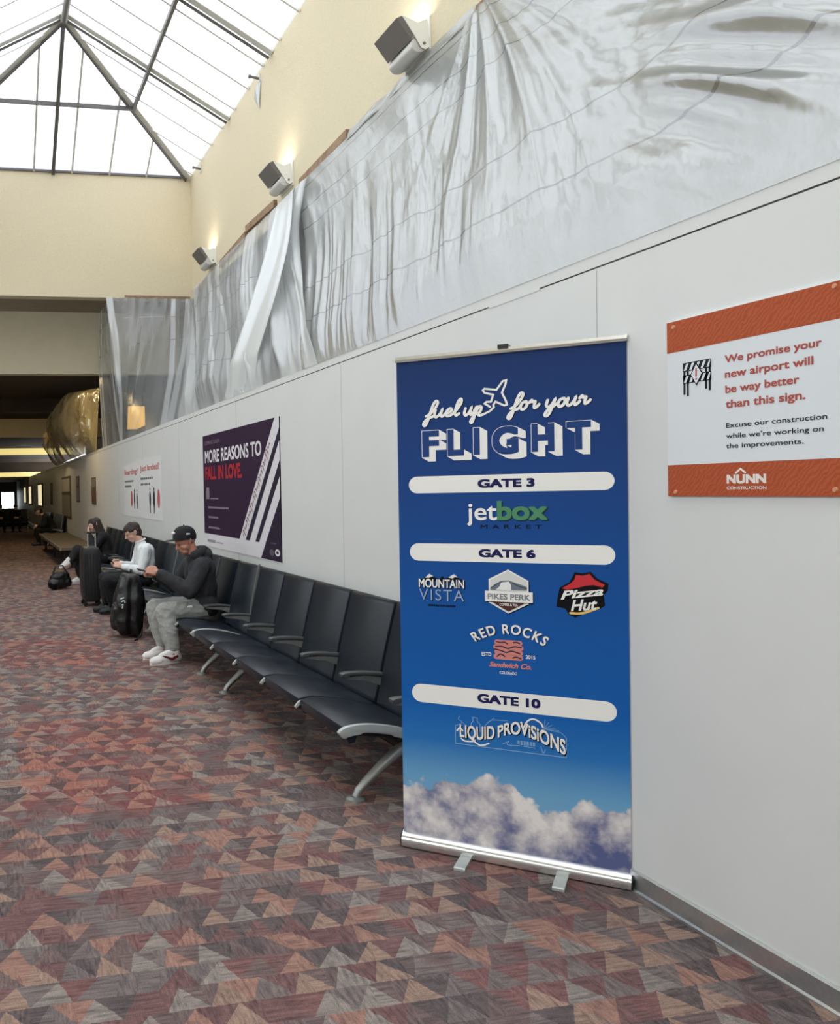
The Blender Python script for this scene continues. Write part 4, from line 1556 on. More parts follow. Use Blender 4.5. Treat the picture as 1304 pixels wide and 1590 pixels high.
def bench(label, nseat=5, last=True):
    """local frame: x towards the wall from the hall's centre line, y along the row, origin at the near end on the floor"""
    t_ = thing('tandem_seating', (0, 0, 0), label, 'row of seats', 'rows of joined seats along the white wall')
    seat_line = spline([(1.625, 0.335), (1.70, 0.346), (1.85, 0.325), (2.0, 0.285), (2.09, 0.275)])
    back_line = spline([(2.085, 0.30), (2.115, 0.42), (2.145, 0.56), (2.185, 0.72), (2.222, 0.86)])
    for k in range(nseat):
        y0 = k * PITCH_S + 0.010
        y1 = (k + 1) * PITCH_S - 0.010
        b_ = MB()
        b_.prism(thick(seat_line, 0.066), y0, y1, 'y', inset=0.022)
        b_.build('seat', M['navy'], t_, smooth=True)
        b_ = MB()
        b_.prism(thick(back_line, 0.060), y0, y1, 'y', inset=0.020)
        bk = b_.build('backrest', M['navy'], t_, smooth=True)
        b_ = MB()
        b_.box(2.200, 2.236, y0 + 0.01, y1 - 0.01, 0.30, 0.33)
        b_.build('back_bracket', M['beam_dark'], bk)
    for k in range(nseat + (1 if last else 0)):
        y = k * PITCH_S
        end = k in (0, nseat)
        if True:
            b_ = MB()
            top = spline([(1.865, 0.476), (1.90, 0.484), (2.0, 0.482), (2.10, 0.470), (2.16, 0.462)])
            b_.prism(thick(top, 0.020), y - 0.026, y + 0.026, 'y', inset=0.006)
            a_ = b_.build('armrest', M['arm'], t_, smooth=True)
            b_ = MB()
            b_.prism([(1.875, 0.468), (2.0, 0.471), (2.155, 0.450), (2.150, 0.400), (2.12, 0.398), (2.02, 0.440), (1.89, 0.458)], y - 0.018, y + 0.018, 'y')
            b_.build('arm_bracket', M['cast'], a_)
            b_ = MB()
            b_.tube([(2.130, y, 0.41), (2.105, y, 0.32), (2.085, y, 0.25)], [0.012, 0.011, 0.016], 8)
            b_.build('arm_post', M['trim_light'], a_)
        # joint between two pads
        b_ = MB()
        if end:
            trim = spline([(1.606, 0.330), (1.640, 0.352), (1.74, 0.358), (1.88, 0.335), (2.02, 0.292)])
            b_.prism(thick(trim, 0.042), y - 0.014, y + 0.014, 'y', inset=0.005)
        else:
            b_.prism(thick([(1.604, 0.322), (1.630, 0.346), (1.675, 0.356)], 0.022), y - 0.009, y + 0.009, 'y', inset=0.003)
        b_.build('seat_trim', M['trim_light'], t_, smooth=True)
        if end:
            b_ = MB()
            b_.prism(thick(spline([(2.105, 0.40), (2.118, 0.56), (2.155, 0.72), (2.190, 0.88)]), 0.018), y - 0.007, y + 0.007, 'y')
            b_.build('back_trim', M['cast'], t_)
    b_ = MB()
    b_.tube([(1.98, 0.02, 0.232), (1.98, nseat * PITCH_S - 0.02, 0.232)], 0.034, 14)
    b_.build('beam', M['beam_dark'], t_, smooth=True)
    for k in ((0, 4) if nseat >= 4 else (0, nseat)):
        y = k * PITCH_S - (0.045 if k else -0.05)
        b_ = MB()
        b_.tube([(2.02, y, 0.265), (1.93, y, 0.225), (1.83, y, 0.150), (1.755, y, 0.085), (1.715, y, 0.045), (1.700, y, 0.016)],
                [0.034, 0.034, 0.030, 0.026, 0.024, 0.022], 12, flat=0.75)
        b_.tube([(1.98, y, 0.235), (2.06, y, 0.17), (2.15, y, 0.09), (2.20, y, 0.016)], [0.032, 0.028, 0.025, 0.022], 12)
        lg = b_.build('leg', M['cast'], t_, smooth=True)
        for fx in (1.700, 2.20):
            b_ = MB()
            b_.tube([(fx, y, 0.0), (fx, y, 0.010), (fx, y, 0.020)], [0.047, 0.045, 0.024], 18)
            b_.build('leg_foot', M['cast'], lg)
    return t_


bA = bench('nearest row of navy seats, running behind the blue banner', 5, False)
bA.location = (0, 3.81, 0)
dup(bA, (0, 3.81 + 5 * PITCH_S, 0), 0, 'second row of navy seats, with the person in the black cap')
dup(bA, (0, 3.81 + 10 * PITCH_S, 0), 0, 'third row of navy seats, with the person in the white shirt')
bB = bench('fourth row of navy seats, where the long-haired person sits')
bB.location = (0, 3.81 + 15 * PITCH_S, 0)
dup(bB, (0, 24.6, 0), 0, 'dim row of seats past the flat bench, with a dark bowed person')
dup(bB, (0, 29.4, 0), 0, 'farthest dim row of seats at the end of the white wall')

# flat bench without backs, farther on
fb = thing('flat_bench', (1.85, 17.0, 0), 'long low taupe bench without backs beyond the long-haired person', 'bench')
b = MB()
b.box(-0.40, 0.35, 0, 6.6, 0.37, 0.42)
b.build('bench_top', M['bench_tan'], fb)
b = MB()
b.box(-0.425, -0.40, 0, 6.6, 0.365, 0.425)
b.build('edge_trim', M['cast'], fb)
for yq in (0.4, 3.3, 6.2):
    for xq in (-0.3, 0.22):
        b = MB()
        b.box(xq, xq + 0.06, yq, yq + 0.06, 0, 0.37)
        b.build('leg', M['beam_dark'], fb)


# ------------------------------------------------------------------ people
def V3(*a):
    return Vector(a)


def hand(mb, w, d, n, thumb_side, curl=(35, 45, 30), r=0.0085, size=1.0):
    """w wrist, d towards the fingers, n back of the hand; thumb_side +1 or -1 along d x n"""
    d = d.normalized()
    n = (n - d * n.dot(d)).normalized()
    l = d.cross(n) * thumb_side
    offs = (0.030, 0.010, -0.010, -0.029)
    lens = (0.070, 0.078, 0.072, 0.056)
    for o_, ln in zip(offs, lens):
        kn = w + d * (0.088 - abs(o_ - 0.008) * 0.25) * size + l * o_ * size
        mb.cap(w + l * o_ * 0.55 * size, 0.016 * size, kn, 0.0125 * size, 10)
        p, q = kn, d.copy()
        for seg, cu in zip((0.45, 0.32, 0.23), curl):
            q = (Matrix.Rotation(math.radians(-cu), 3, d.cross(n)) @ q).normalized()
            p2 = p + q * ln * seg * size
            mb.cap(p, r * size, p2, r * 0.92 * size, 8)
            p = p2
    t0 = w + l * 0.022 * size + d * 0.018 * size
    t1 = t0 + (d * 0.6 + l * 0.75 - n * 0.35).normalized() * 0.040 * size
    t2 = t1 + (d * 0.85 + l * 0.15 - n * 0.55).normalized() * 0.030 * size
    t3 = t2 + (d * 0.9 - l * 0.25 - n * 0.4).normalized() * 0.024 * size
    mb.cap(t0, 0.015 * size, t1, 0.0115 * size, 10)
    mb.cap(t1, 0.0105 * size, t2, 0.0095 * size, 10)
    mb.cap(t2, 0.0092 * size, t3, 0.0082 * size, 10)


def head(mb, c, fw, up, s=1.0):
    fw = fw.normalized()
    up = (up - fw * up.dot(fw)).normalized()
    sd = fw.cross(up)
    mb.cap(c + (up * .030 - fw * .022) * s, .082 * s, c + (up * .032 + fw * .018) * s, .078 * s, 20)
    mb.cap(c + (up * .01 + fw * .018) * s, .070 * s, c + (-up * .035 + fw * .030) * s, .058 * s, 18)
    mb.cap(c + (-up * .070 + fw * .052 + sd * .016) * s, .030 * s, c + (-up * .070 + fw * .052 - sd * .016) * s, .030 * s, 12)
    mb.cap(c + (-up * .072 + fw * .046) * s, .034 * s, c + (-up * .045 - fw * .012) * s, .056 * s, 14)
    for k in (-1, 1):
        mb.cap(c + (-up * .02 + fw * .062 + sd * .034 * k) * s, .022 * s, c + (-up * .03 + fw * .045 + sd * .046 * k) * s, .024 * s, 10)
        mb.cap(c + (up * .018 - fw * .008 + sd * .076 * k) * s, .012 * s, c + (-up * .022 - fw * .002 + sd * .074 * k) * s, .009 * s, 10)
        mb.cap(c + (up * .006 - fw * .014 + sd * .082 * k) * s, .012 * s, c + (up * .016 - fw * .016 + sd * .084 * k) * s, .012 * s, 8)
    mb.cap(c + (up * .024 + fw * .082 - sd * .034) * s, .012 * s, c + (up * .024 + fw * .082 + sd * .034) * s, .012 * s, 8)
    mb.cap(c + (up * .012 + fw * .090) * s, .010 * s, c + (-up * .022 + fw * .110) * s, .0135 * s, 10)
    mb.cap(c + (-up * .024 + fw * .098 - sd * .010) * s, .009 * s, c + (-up * .024 + fw * .098 + sd * .010) * s, .009 * s, 8)
    mb.cap(c + (-up * .046 + fw * .086 - sd * .016) * s, .0085 * s, c + (-up * .046 + fw * .086 + sd * .016) * s, .0085 * s, 8)
    mb.cap(c + (-up * .056 + fw * .083 - sd * .013) * s, .009 * s, c + (-up * .056 + fw * .083 + sd * .013) * s, .009 * s, 8)
    return fw, up, sd


def person(J, label, skin, vox=0.0055, s=1.0):
    """continuous body from a seated skeleton; returns the body object (its clothes are added as children)"""
    hip, chest, neck = J['hip'], J['chest'], J['neck']
    lat = J.get('lat', V3(0, 1, 0))
    b_ = MB()
    b_.cap(hip - lat * .075, .095, hip + lat * .075, .095)
    b_.cap(hip, .105, (hip + chest) / 2, .105)
    b_.cap((hip + chest) / 2 - lat * .04, .10, chest - lat * .06, .105)
    b_.cap((hip + chest) / 2 + lat * .04, .10, chest + lat * .06, .105)
    b_.cap(chest - lat * .08, .085, chest + lat * .08, .085)
    b_.cap(chest, .09, neck, .058)
    b_.cap(neck - V3(0, 0, .02), .056, J['head'] - J['up'] * .03 - J['fw'] * .015, .052)
    for k in (0, 1):
        b_.cap(chest * .4 + J['sh'][k] * .6, .062, J['sh'][k], .056)
        b_.cap(J['sh'][k], .054, J['el'][k], .041)
        b_.cap(J['el'][k], .041, J['wr'][k], .0275)
        b_.cap(J['hp'][k], .088, J['kn'][k], .058)
        b_.cap(J['kn'][k], .058, J['kn'][k] * .62 + J['an'][k] * .38, .054)
        b_.cap(J['kn'][k] * .62 + J['an'][k] * .38, .054, J['an'][k], .038)
        b_.cap(J['an'][k], .038, J['toe'][k] * .35 + J['an'][k] * .65 - V3(0, 0, .03), .036)
        b_.cap(J['an'][k] - V3(0, 0, .035), .032, J['toe'][k], .026)
        if J.get('hands'):
            hd, hn, th, cu = J['hands'][k]
            b_.cap(J['wr'][k], .026, J['wr'][k] + hd.normalized() * .03, .024)
            hand(b_, J['wr'][k] + hd.normalized() * .012, hd, hn, th, cu)
    fw, up, sd = head(b_, J['head'], J['fw'], J['up'])
    base = V3(hip.x, hip.y, 0)
    o = remeshed('person', b_, skin, None, vox, base, 3)
    o.location = base
    tag(o, label, 'person')
    # eyes
    for k in (-1, 1):
        e = MB()
        c = J['head'] + fw * .0875 + up * .006 + sd * .032 * k
        e.cap(c - sd * .008, .0042, c + sd * .008, .0042, 8)
        e.build('eye', M['black'], o, smooth=True, off=base)
    return o, base, (fw, up, sd)


def top_garment(name, J, o, base, mat, loose=.022, vox=.010, hem_z=-0.07, wr=.006, sleeve=1.0, hood=False):
    lat = J.get('lat', V3(0, 1, 0))
    hip, chest, neck = J['hip'], J['chest'], J['neck']
    b_ = MB()
    low = hip + V3(0, 0, hem_z + .10)
    b_.cap(low - lat * .085, .105 + loose, low + lat * .085, .105 + loose)
    mid = (hip + chest) / 2
    b_.cap(low, .115 + loose, mid, .112 + loose)
    b_.cap(mid - lat * .06, .105 + loose, chest - lat * .07, .105 + loose)
    b_.cap(mid + lat * .06, .105 + loose, chest + lat * .07, .105 + loose)
    b_.cap(chest - lat * .09, .088 + loose, chest + lat * .09, .088 + loose)
    b_.cap(chest, .09 + loose, neck - V3(0, 0, .02), .062 + loose * .6)
    for k in (0, 1):
        sh, el, w_ = J['sh'][k], J['el'][k], J['wr'][k]
        b_.cap(chest * .35 + sh * .65, .07 + loose, sh, .060 + loose)
        b_.cap(sh, .058 + loose, el, .046 + loose * 1.1)
        end = el + (w_ - el) * .93
        b_.cap(el, .046 + loose * 1.1, end, .030 + loose * .8)
    if hood:
        fw = J['fw']
        bk = V3(-fw.x, -fw.y, 0).normalized()
        for k in range(9):
            a = -1.9 + 3.8 * k / 8
            p = neck + (bk * math.cos(a) * .085 + lat * math.sin(a) * .095) + V3(0, 0, .025 + .028 * math.cos(a))
            a2 = -1.9 + 3.8 * (k + 1) / 8
            p2 = neck + (bk * math.cos(a2) * .085 + lat * math.sin(a2) * .095) + V3(0, 0, .025 + .028 * math.cos(a2))
            if k < 8:
                b_.cap(p, .040, p2, .040, 10)
        b_.cap(neck + bk * .10 - lat * .05 + V3(0, 0, .0), .055, neck + bk * .10 + lat * .05 + V3(0, 0, .0), .055)
        b_.cap(neck + bk * .12 + V3(0, 0, .02), .05, neck + bk * .13 - V3(0, 0, .08), .045)
    return remeshed(name, b_, mat, o, vox, base, 2, wr, 11.0, (1.2, 1.0, 0.7))


def trousers(J, o, base, mat, loose=.022, vox=.010, wr=.006, cuff=True):
    lat = J.get('lat', V3(0, 1, 0))
    hip = J['hip']
    b_ = MB()
    b_.cap(hip - lat * .085, .100 + loose * .8, hip + lat * .085, .100 + loose * .8)
    for k in (0, 1):
        hp, kn, an = J['hp'][k], J['kn'][k], J['an'][k]
        b_.cap(hip * .5 + hp * .5, .10 + loose * .6, hp, .092 + loose * .6)
        b_.cap(hp, .092 + loose * .6, kn, .064 + loose)
        m_ = kn * .5 + an * .5
        b_.cap(kn, .064 + loose, m_, .056 + loose * 1.3)
        e_ = kn * .14 + an * .86
        b_.cap(m_, .056 + loose * 1.3, e_, .044 + loose * (.9 if cuff else 1.4))
        if cuff:
            b_.cap(e_, .042 + loose * .9, kn * .06 + an * .94, .040 + loose * .3)
    return remeshed('trousers', b_, mat, o, vox, base, 2, wr, 12.0, (0.8, 0.8, 1.4))


def shoe(J, k, o, base, mat, sole_mat, mark=None):
    an, toe = J['an'][k], J['toe'][k]
    d = V3(toe.x - an.x, toe.y - an.y, 0).normalized()
    sdv = V3(-d.y, d.x, 0)
    up = J.get('shoe_up', (None, None))[k]
    floor_z = toe.z - .035
    heel = V3(an.x, an.y, floor_z) - d * .055
    tip = V3(toe.x, toe.y, floor_z) + d * .035
    if up is not None:       # a lifted foot: the shoe follows ankle-to-toe
        d = (toe - an).normalized()
        sdv = V3(0, 1, 0)
        heel = an - d * .03 + V3(0, 0, -.05)
        tip = toe + d * .03
    L = tip - heel
    b_ = MB()
    b_.cap(heel + V3(0, 0, .050) + L * .10, .044, heel + V3(0, 0, .045) + L * .50, .046, 14)
    b_.cap(heel + V3(0, 0, .045) + L * .45, .046, heel + V3(0, 0, .036) + L * .86, .036, 14)
    b_.cap(heel + V3(0, 0, .036) + L * .70 + sdv * .014, .034, heel + V3(0, 0, .034) + L * .88 + sdv * .006, .032, 12)
    b_.cap(heel + V3(0, 0, .036) + L * .70 - sdv * .014, .034, heel + V3(0, 0, .034) + L * .88 - sdv * .006, .032, 12)
    b_.cap(heel + V3(0, 0, .055) + L * .16, .044, heel + V3(0, 0, .105) + L * .16, .042, 14)
    b_.cap(heel + V3(0, 0, .10) + L * .20, .034, heel + V3(0, 0, .070) + L * .60, .030, 12)
    sh = remeshed('shoe', b_, mat, o, .007, base, 2)
    if up is None:
        m_ = MB()
        n = 18
        out = []
        for q in range(n):
            a = 2 * PI * q / n
            e = math.cos(a)
            wd = .043 if e > -.2 else .038
            out.append(heel + L * (.5 + .5 * e) + sdv * wd * math.sin(a) * (1.0 if abs(e) < .8 else 1.1))
        lo = [V3(p.x, p.y, floor_z + .001) for p in out]
        hi = [V3(p.x, p.y, floor_z + .026) for p in out]
        m_.add(lo + hi, [(q, (q + 1) % n, n + (q + 1) % n, n + q) for q in range(n)] + [tuple(range(n - 1, -1, -1)), tuple(range(n, 2 * n))])
        m_.build('sole', sole_mat, sh, off=base)
    if mark is not None:
        for sg_ in (-1, 1):
            m_ = MB()
            c = heel + V3(0, 0, .048) + sdv * sg_ * .041
            m_.tube([c + L * .14 + V3(0, 0, .016), c + L * .34 + V3(0, 0, -.004) + sdv * sg_ * .004, c + L * .52 + V3(0, 0, .018), c + L * .62 + V3(0, 0, .030) - sdv * sg_ * .010], [.011, .014, .009, .003], 8)
            m_.build('shoe_mark', mark, sh, off=base)
        m_ = MB()
        for q in range(4):
            c = heel + L * (.36 + .08 * q) + V3(0, 0, .118 - .012 * q)
            m_.tube([c - sdv * .026 - V3(0, 0, .006), c + V3(0, 0, .008), c + sdv * .026 - V3(0, 0, .006)], .0045, 6)
        m_.build('laces', M['white_cloth'], sh, off=base)
    return sh


def phone(c, d, n, label, z=0.14):
    t_ = thing('phone', c, label, 'phone', 'phones in hands')
    d = d.normalized()
    n = (n - d * n.dot(d)).normalized()
    l = d.cross(n)
    b_ = MB()
    vs_ = []
    for q in (-.0045, .0045):
        for a, e in ((-1, -1), (1, -1), (1, 1), (-1, 1)):
            vs_.append(d * .073 * a + l * .036 * e + n * q)
    b_.add(vs_, [(0, 1, 2, 3), (7, 6, 5, 4), (0, 4, 5, 1), (1, 5, 6, 2), (2, 6, 7, 3), (3, 7, 4, 0)])
    b_.build('case', M['black'], t_)
    b_ = MB()
    b_.add([d * .068 * a + l * .032 * e + n * .0052 for a, e in ((-1, -1), (1, -1), (1, 1), (-1, 1))], [(0, 1, 2, 3)])
    b_.build('screen', M['screen'], t_, fix=False)


# --- person in the black cap
y1 = 7.66
J = dict(hip=V3(1.925, y1, .445), chest=V3(1.905, y1 - .01, .775), neck=V3(1.855, y1 - .02, .905), head=V3(1.775, y1 - .03, 1.035), fw=V3(-.90, -.16, -.40), up=V3(-.25, 0, 1),
         sh=(V3(1.88, y1 - .185, .815), V3(1.86, y1 + .17, .815)), el=(V3(1.745, y1 - .25, .615), V3(1.72, y1 + .20, .62)), wr=(V3(1.505, y1 - .11, .765), V3(1.500, y1 + .04, .745)),
         hp=(V3(1.91, y1 - .10, .425), V3(1.91, y1 + .10, .425)), kn=(V3(1.535, y1 - .17, .425), V3(1.50, y1 + .08, .435)),
         an=(V3(1.585, y1 - .30, .085), V3(1.545, y1 - .06, .085)), toe=(V3(1.385, y1 - .36, .036), V3(1.375, y1 - .10, .036)))
J['fw'] = J['fw'].normalized()
J['up'] = (J['up'] - J['fw'] * J['up'].dot(J['fw'])).normalized()
J['hands'] = ((V3(-.85, .25, .35), V3(-.2, -.75, .5), 1, (45, 55, 35)), (V3(-.85, -.25, .30), V3(-.2, .75, .5), -1, (45, 55, 35)))
o, base, ax = person(J, 'person in a black cap, charcoal hoodie and grey sweatpants looking down at a phone', M['skin_tan'])
top_garment('hoodie', J, o, base, M['char_cloth'], .024, .009, -0.09, .007, hood=True)
tr = trousers(J, o, base, M['grey_cloth'], .022, .009, .007)
b = MB()
c = J['hp'][0] * .62 + J['kn'][0] * .38
b.cap(c + V3(0, -.088, .045), .012, c + V3(-.03, -.088, .045), .009, 8)
b.build('logo_patch', M['white_cloth'], tr, off=base)
for k in (0, 1):
    shoe(J, k, o, base, M['white_rubber'], M['white_rubber'], M['shoe_red'] if k == 0 else None)
# cap: dome, flat peak, white badge
fw, up, sd = ax
cf = (fw + V3(0, 0, .36)).normalized()
cu_ = (V3(0, 0, 1) - cf * cf.z).normalized()
cs = cf.cross(cu_)
hc_ = J['head'] + up * .045 - fw * .004
b = MB()
rings = []
NR, NS = 9, 28
for i in range(NR + 1):
    a = PI / 2 * i / NR
    for q in range(NS):
        th = 2 * PI * q / NS
        rx = .108 if math.cos(th) > 0 else .112
        p = hc_ + cf * (rx * math.cos(th) * math.cos(a) ** .75) + cs * (.094 * math.sin(th) * math.cos(a) ** .75) + cu_ * (.102 * math.sin(a))
        rings.append(p)
fs = []
for i in range(NR):
    for q in range(NS):
        fs.append((i * NS + q, i * NS + (q + 1) % NS, (i + 1) * NS + (q + 1) % NS, (i + 1) * NS + q))
b.add(rings, fs)
b.add([hc_ + cf * (.108 * math.cos(2 * PI * q / NS)) + cs * (.094 * math.sin(2 * PI * q / NS)) - cu_ * .022 for q in range(NS)] + [hc_ + cf * (.109 * math.cos(2 * PI * q / NS)) + cs * (.095 * math.sin(2 * PI * q / NS)) + cu_ * .002 for q in range(NS)],
      [(q, (q + 1) % NS, NS + (q + 1) % NS, NS + q) for q in range(NS)])
b.cap(hc_ + cu_ * .100, .009, hc_ + cu_ * .106, .007, 8)
capo = b.build('cap', M['black_cloth'], o, smooth=True, off=base)
b = MB()
n = 15
row = []
for q in range(n):
    th = -1.25 + 2.5 * q / (n - 1)
    inn = hc_ + cf * (.104 * math.cos(th)) + cs * (.092 * math.sin(th)) - cu_ * .016
    ext = hc_ + cf * (.104 * math.cos(th) + .078 * max(0, math.cos(th * 1.2)) ** .5) + cs * (.086 * math.sin(th)) - cu_ * (.020)
    row += [inn, ext, ext - cu_ * .005, inn - cu_ * .005]
fs = []
for q in range(n - 1):
    for e in range(4):
        fs.append((q * 4 + e, q * 4 + (e + 1) % 4, (q + 1) * 4 + (e + 1) % 4, (q + 1) * 4 + e))
b.add(row, fs)
b.build('peak', M['black_cloth'], capo, off=base)
b = MB()
c = hc_ - cs * 0 + cu_ * .030
sideq = cs if cs.y < 0 else -cs
b.cap(c + sideq * .091 + cf * .012, .008, c + sideq * .091 - cf * .012, .006, 8)
b.cap(c + cf * .104 + sideq * .02 + cu_ * .012, .010, c + cf * .106 - sideq * .02 + cu_ * .012, .010, 8)
b.build('badge', M['white_cloth'], capo, off=base)
pc = (J['wr'][0] + J['wr'][1]) / 2 + V3(-.105, .02, .03)
phone(pc, V3(-.95, 0, .25), V3(.3, -.1, .9), 'dark phone in the hands of the person in the black cap')

# --- person in the white shirt
y2 = 10.55
J = dict(hip=V3(1.93, y2, .445), chest=V3(1.925, y2, .745), neck=V3(1.88, y2, .865), head=V3(1.785, y2, .990), fw=V3(-.90, -.10, -.42), up=V3(-.25, 0, 1),
         sh=(V3(1.91, y2 - .185, .785), V3(1.90, y2 + .18, .785)), el=(V3(1.845, y2 - .23, .545), V3(1.83, y2 + .22, .55)), wr=(V3(1.635, y2 - .09, .585), V3(1.62, y2 + .07, .61)),
         hp=(V3(1.91, y2 - .10, .425), V3(1.91, y2 + .10, .425)), kn=(V3(1.435, y2 - .13, .430), V3(1.44, y2 + .14, .435)),
         an=(V3(1.53, y2 - .02, .085), V3(1.47, y2 + .18, .085)), toe=(V3(1.38, y2 + .0, .036), V3(1.33, y2 + .20, .036)))
J['fw'] = J['fw'].normalized()
J['up'] = (J['up'] - J['fw'] * J['up'].dot(J['fw'])).normalized()
J['hands'] = ((V3(-.85, .3, .30), V3(-.2, -.75, .5), 1, (45, 55, 35)), (V3(-.85, -.3, .30), V3(-.2, .75, .5), -1, (45, 55, 35)))
o, base, ax = person(J, 'person with short dark hair in a white shirt and black trousers, bent over a phone', M['skin_pale'])
sh_ = top_garment('shirt', J, o, base, M['white_cloth'], .011, .009, -0.05, .007)
b = MB()
for k in range(13):
    a = 2 * PI * k / 12
    p = J['neck'] + V3(.062 * math.cos(a) - .004, .064 * math.sin(a), .020 + .020 * math.cos(a))
    b.add([], [])
pts = [J['neck'] + V3(.062 * math.cos(2 * PI * k / 16) - .006, .064 * math.sin(2 * PI * k / 16), .026 + .022 * math.cos(2 * PI * k / 16)) for k in range(17)]
b.tube(pts, .009, 8)
b.build('collar', M['white_cloth'], sh_, smooth=True, off=base)
trousers(J, o, base, M['black_cloth'], .012, .009, .005, cuff=False)
for k in (0, 1):
    shoe(J, k, o, base, M['black'], M['black'])
fw, up, sd = ax
b = MB()
c = J['head']
b.cap(c + up * .045 - fw * .036, .080, c + up * .055 + fw * .026, .070, 20)
b.cap(c + up * .075 - fw * .01, .062, c + up * .068 + fw * .045, .050, 16)
b.cap(c - up * .01 - fw * .045, .070, c + up * .03 - fw * .035, .076, 16)
b.cap(c - up * .045 - fw * .045, .052, c - fw * .045, .066, 14)
for k in (-1, 1):
    b.cap(c + up * .045 + fw * .03 + sd * .05 * k, .034, c + up * .03 - fw * .03 + sd * .052 * k, .036, 10)
remeshed('hair', b, M['hair'], o, .007, base, 2, .003, 40)
phone((J['wr'][0] + J['wr'][1]) / 2 + V3(-.10, .0, .03), V3(-.6, 0, .7), V3(.7, 0, .6), 'pale-lit phone in the hands of the person in the white shirt')

# --- long-haired person in black, legs crossed, hand at the face
y3 = 14.1
J = dict(hip=V3(1.93, y3, .445), chest=V3(1.88, y3, .735), neck=V3(1.83, y3, .845), head=V3(1.755, y3, .955), fw=V3(-.97, -.12, -.18), up=V3(-.1, 0, 1),
         sh=(V3(1.86, y3 - .165, .770), V3(1.86, y3 + .16, .770)), el=(V3(1.70, y3 - .20, .60), V3(1.70, y3 + .18, .56)), wr=(V3(1.665, y3 - .07, .800), V3(1.50, y3 + .06, .58)),
         hp=(V3(1.91, y3 - .09, .425), V3(1.91, y3 + .09, .425)), kn=(V3(1.46, y3 - .02, .575), V3(1.48, y3 + .08, .44)),
         an=(V3(1.31, y3 - .10, .36), V3(1.52, y3 + .16, .09)), toe=(V3(1.185, y3 - .14, .285), V3(1.37, y3 + .12, .036)))
J['fw'] = J['fw'].normalized()
J['up'] = (J['up'] - J['fw'] * J['up'].dot(J['fw'])).normalized()
J['shoe_up'] = (1, None)
J['hands'] = ((V3(-.25, .35, .85), V3(-.8, -.3, -.1), -1, (25, 40, 25)), (V3(-.85, -.3, -.2), V3(-.2, .2, .9), -1, (30, 35, 25)))
o, base, ax = person(J, 'person with long dark hair in black, one leg crossed and a hand at the mouth', M['skin_pale'], .007)
top_garment('jacket', J, o, base, M['black_cloth'], .020, .011, -0.09, .007)
trousers(J, o, base, M['black_cloth'], .014, .011, .005, cuff=True)
for k in (0, 1):
    shoe(J, k, o, base, M['white_rubber'], M['white_rubber'])
fw, up, sd = ax
b = MB()
c = J['head']
b.cap(c + up * .045 - fw * .036, .084, c + up * .052 + fw * .022, .074, 18)
b.cap(c - up * .01 - fw * .05, .080, c - up * .20 - fw * .085, .075, 16)
b.cap(c - up * .12 - fw * .07, .085, c - up * .30 - fw * .105, .060, 16)
for k in (-1, 1):
    b.cap(c + up * .05 + fw * .015 + sd * .05 * k, .040, c - up * .05 - fw * .01 + sd * .07 * k, .034, 12)
    b.cap(c - up * .05 - fw * .01 + sd * .07 * k, .034, c - up * .22 - fw * .05 + sd * .07 * k, .040, 12)
remeshed('hair', b, M['hair'], o, .008, base, 2, .004, 30)


# --- dim people far down the hall
def far_person(x, y, label, turn=0.0, lean=0.25):
    J_ = dict(hip=V3(0, 0, .445), chest=V3(-lean * .35, 0, .75), neck=V3(-lean * .6, 0, .865), head=V3(-lean * .95, 0, .975), fw=V3(-.9, 0, -.42), up=V3(-.3, 0, 1),
              sh=(V3(-lean * .5, -.18, .79), V3(-lean * .5, .18, .79)), el=(V3(-.26, -.22, .58), V3(-.26, .22, .58)), wr=(V3(-.42, -.08, .56), V3(-.42, .08, .56)),
              hp=(V3(-.02, -.1, .425), V3(-.02, .1, .425)), kn=(V3(-.46, -.13, .45), V3(-.46, .13, .45)), an=(V3(-.42, -.13, .085), V3(-.42, .13, .085)), toe=(V3(-.58, -.15, .036), V3(-.58, .15, .036)))
    J_['fw'] = J_['fw'].normalized()
    J_['up'] = (J_['up'] - J_['fw'] * J_['up'].dot(J_['fw'])).normalized()
    J_['hands'] = ((V3(-.85, .3, .0), V3(-.2, -.75, .5), 1, (45, 55, 35)), (V3(-.85, -.3, .0), V3(-.2, .75, .5), -1, (45, 55, 35)))
    o_, bs, ax_ = person(J_, label, M['skin_pale'], .010)
    top_garment('jacket', J_, o_, bs, M['black_cloth'], .024, .014, -.08, .006)
    trousers(J_, o_, bs, M['black_cloth'], .016, .014, .005)
    for k_ in (0, 1):
        shoe(J_, k_, o_, bs, M['black'], M['black'])
    q_ = MB()
    c_h = J_['head']
    fw_, up__, sd_ = ax_
    q_.cap(c_h + up__ * .045 - fw_ * .036, .086, c_h + up__ * .055 + fw_ * .03, .074, 16)
    q_.cap(c_h - up__ * .03 - fw_ * .045, .07, c_h + up__ * .03 - fw_ * .035, .078, 14)
    remeshed('hair', q_, M['hair'], o_, .011, bs, 2)
    o_.location = (x, y, 0)
    o_.rotation_euler = (0, 0, turn)
    return o_


far_person(1.93, 25.2, 'dark bowed person in black on the dim row past the flat bench', 0, .42)
fp_bench = bench('dim free-standing row of three seats facing down the hall', 3)
fp_bench.rotation_euler = (0, 0, PI / 2)
fp_bench.location = (2.05, 34.0, 0)
fp_bench.location = (1.72, 33.2, 0)
fp_bench['group'] = 'rows of joined seats along the white wall'
far_person(0.62, 35.1, 'dim distant person in black at the left edge, on the free-standing seats', PI / 2, .2)
far_person(1.22, 35.1, 'dim distant person next to the one at the left edge', PI / 2, .3)

# ------------------------------------------------------------------ bags
def blob_bag(name, loc, label, cat='bag'):
    return thing(name, loc, label, cat)


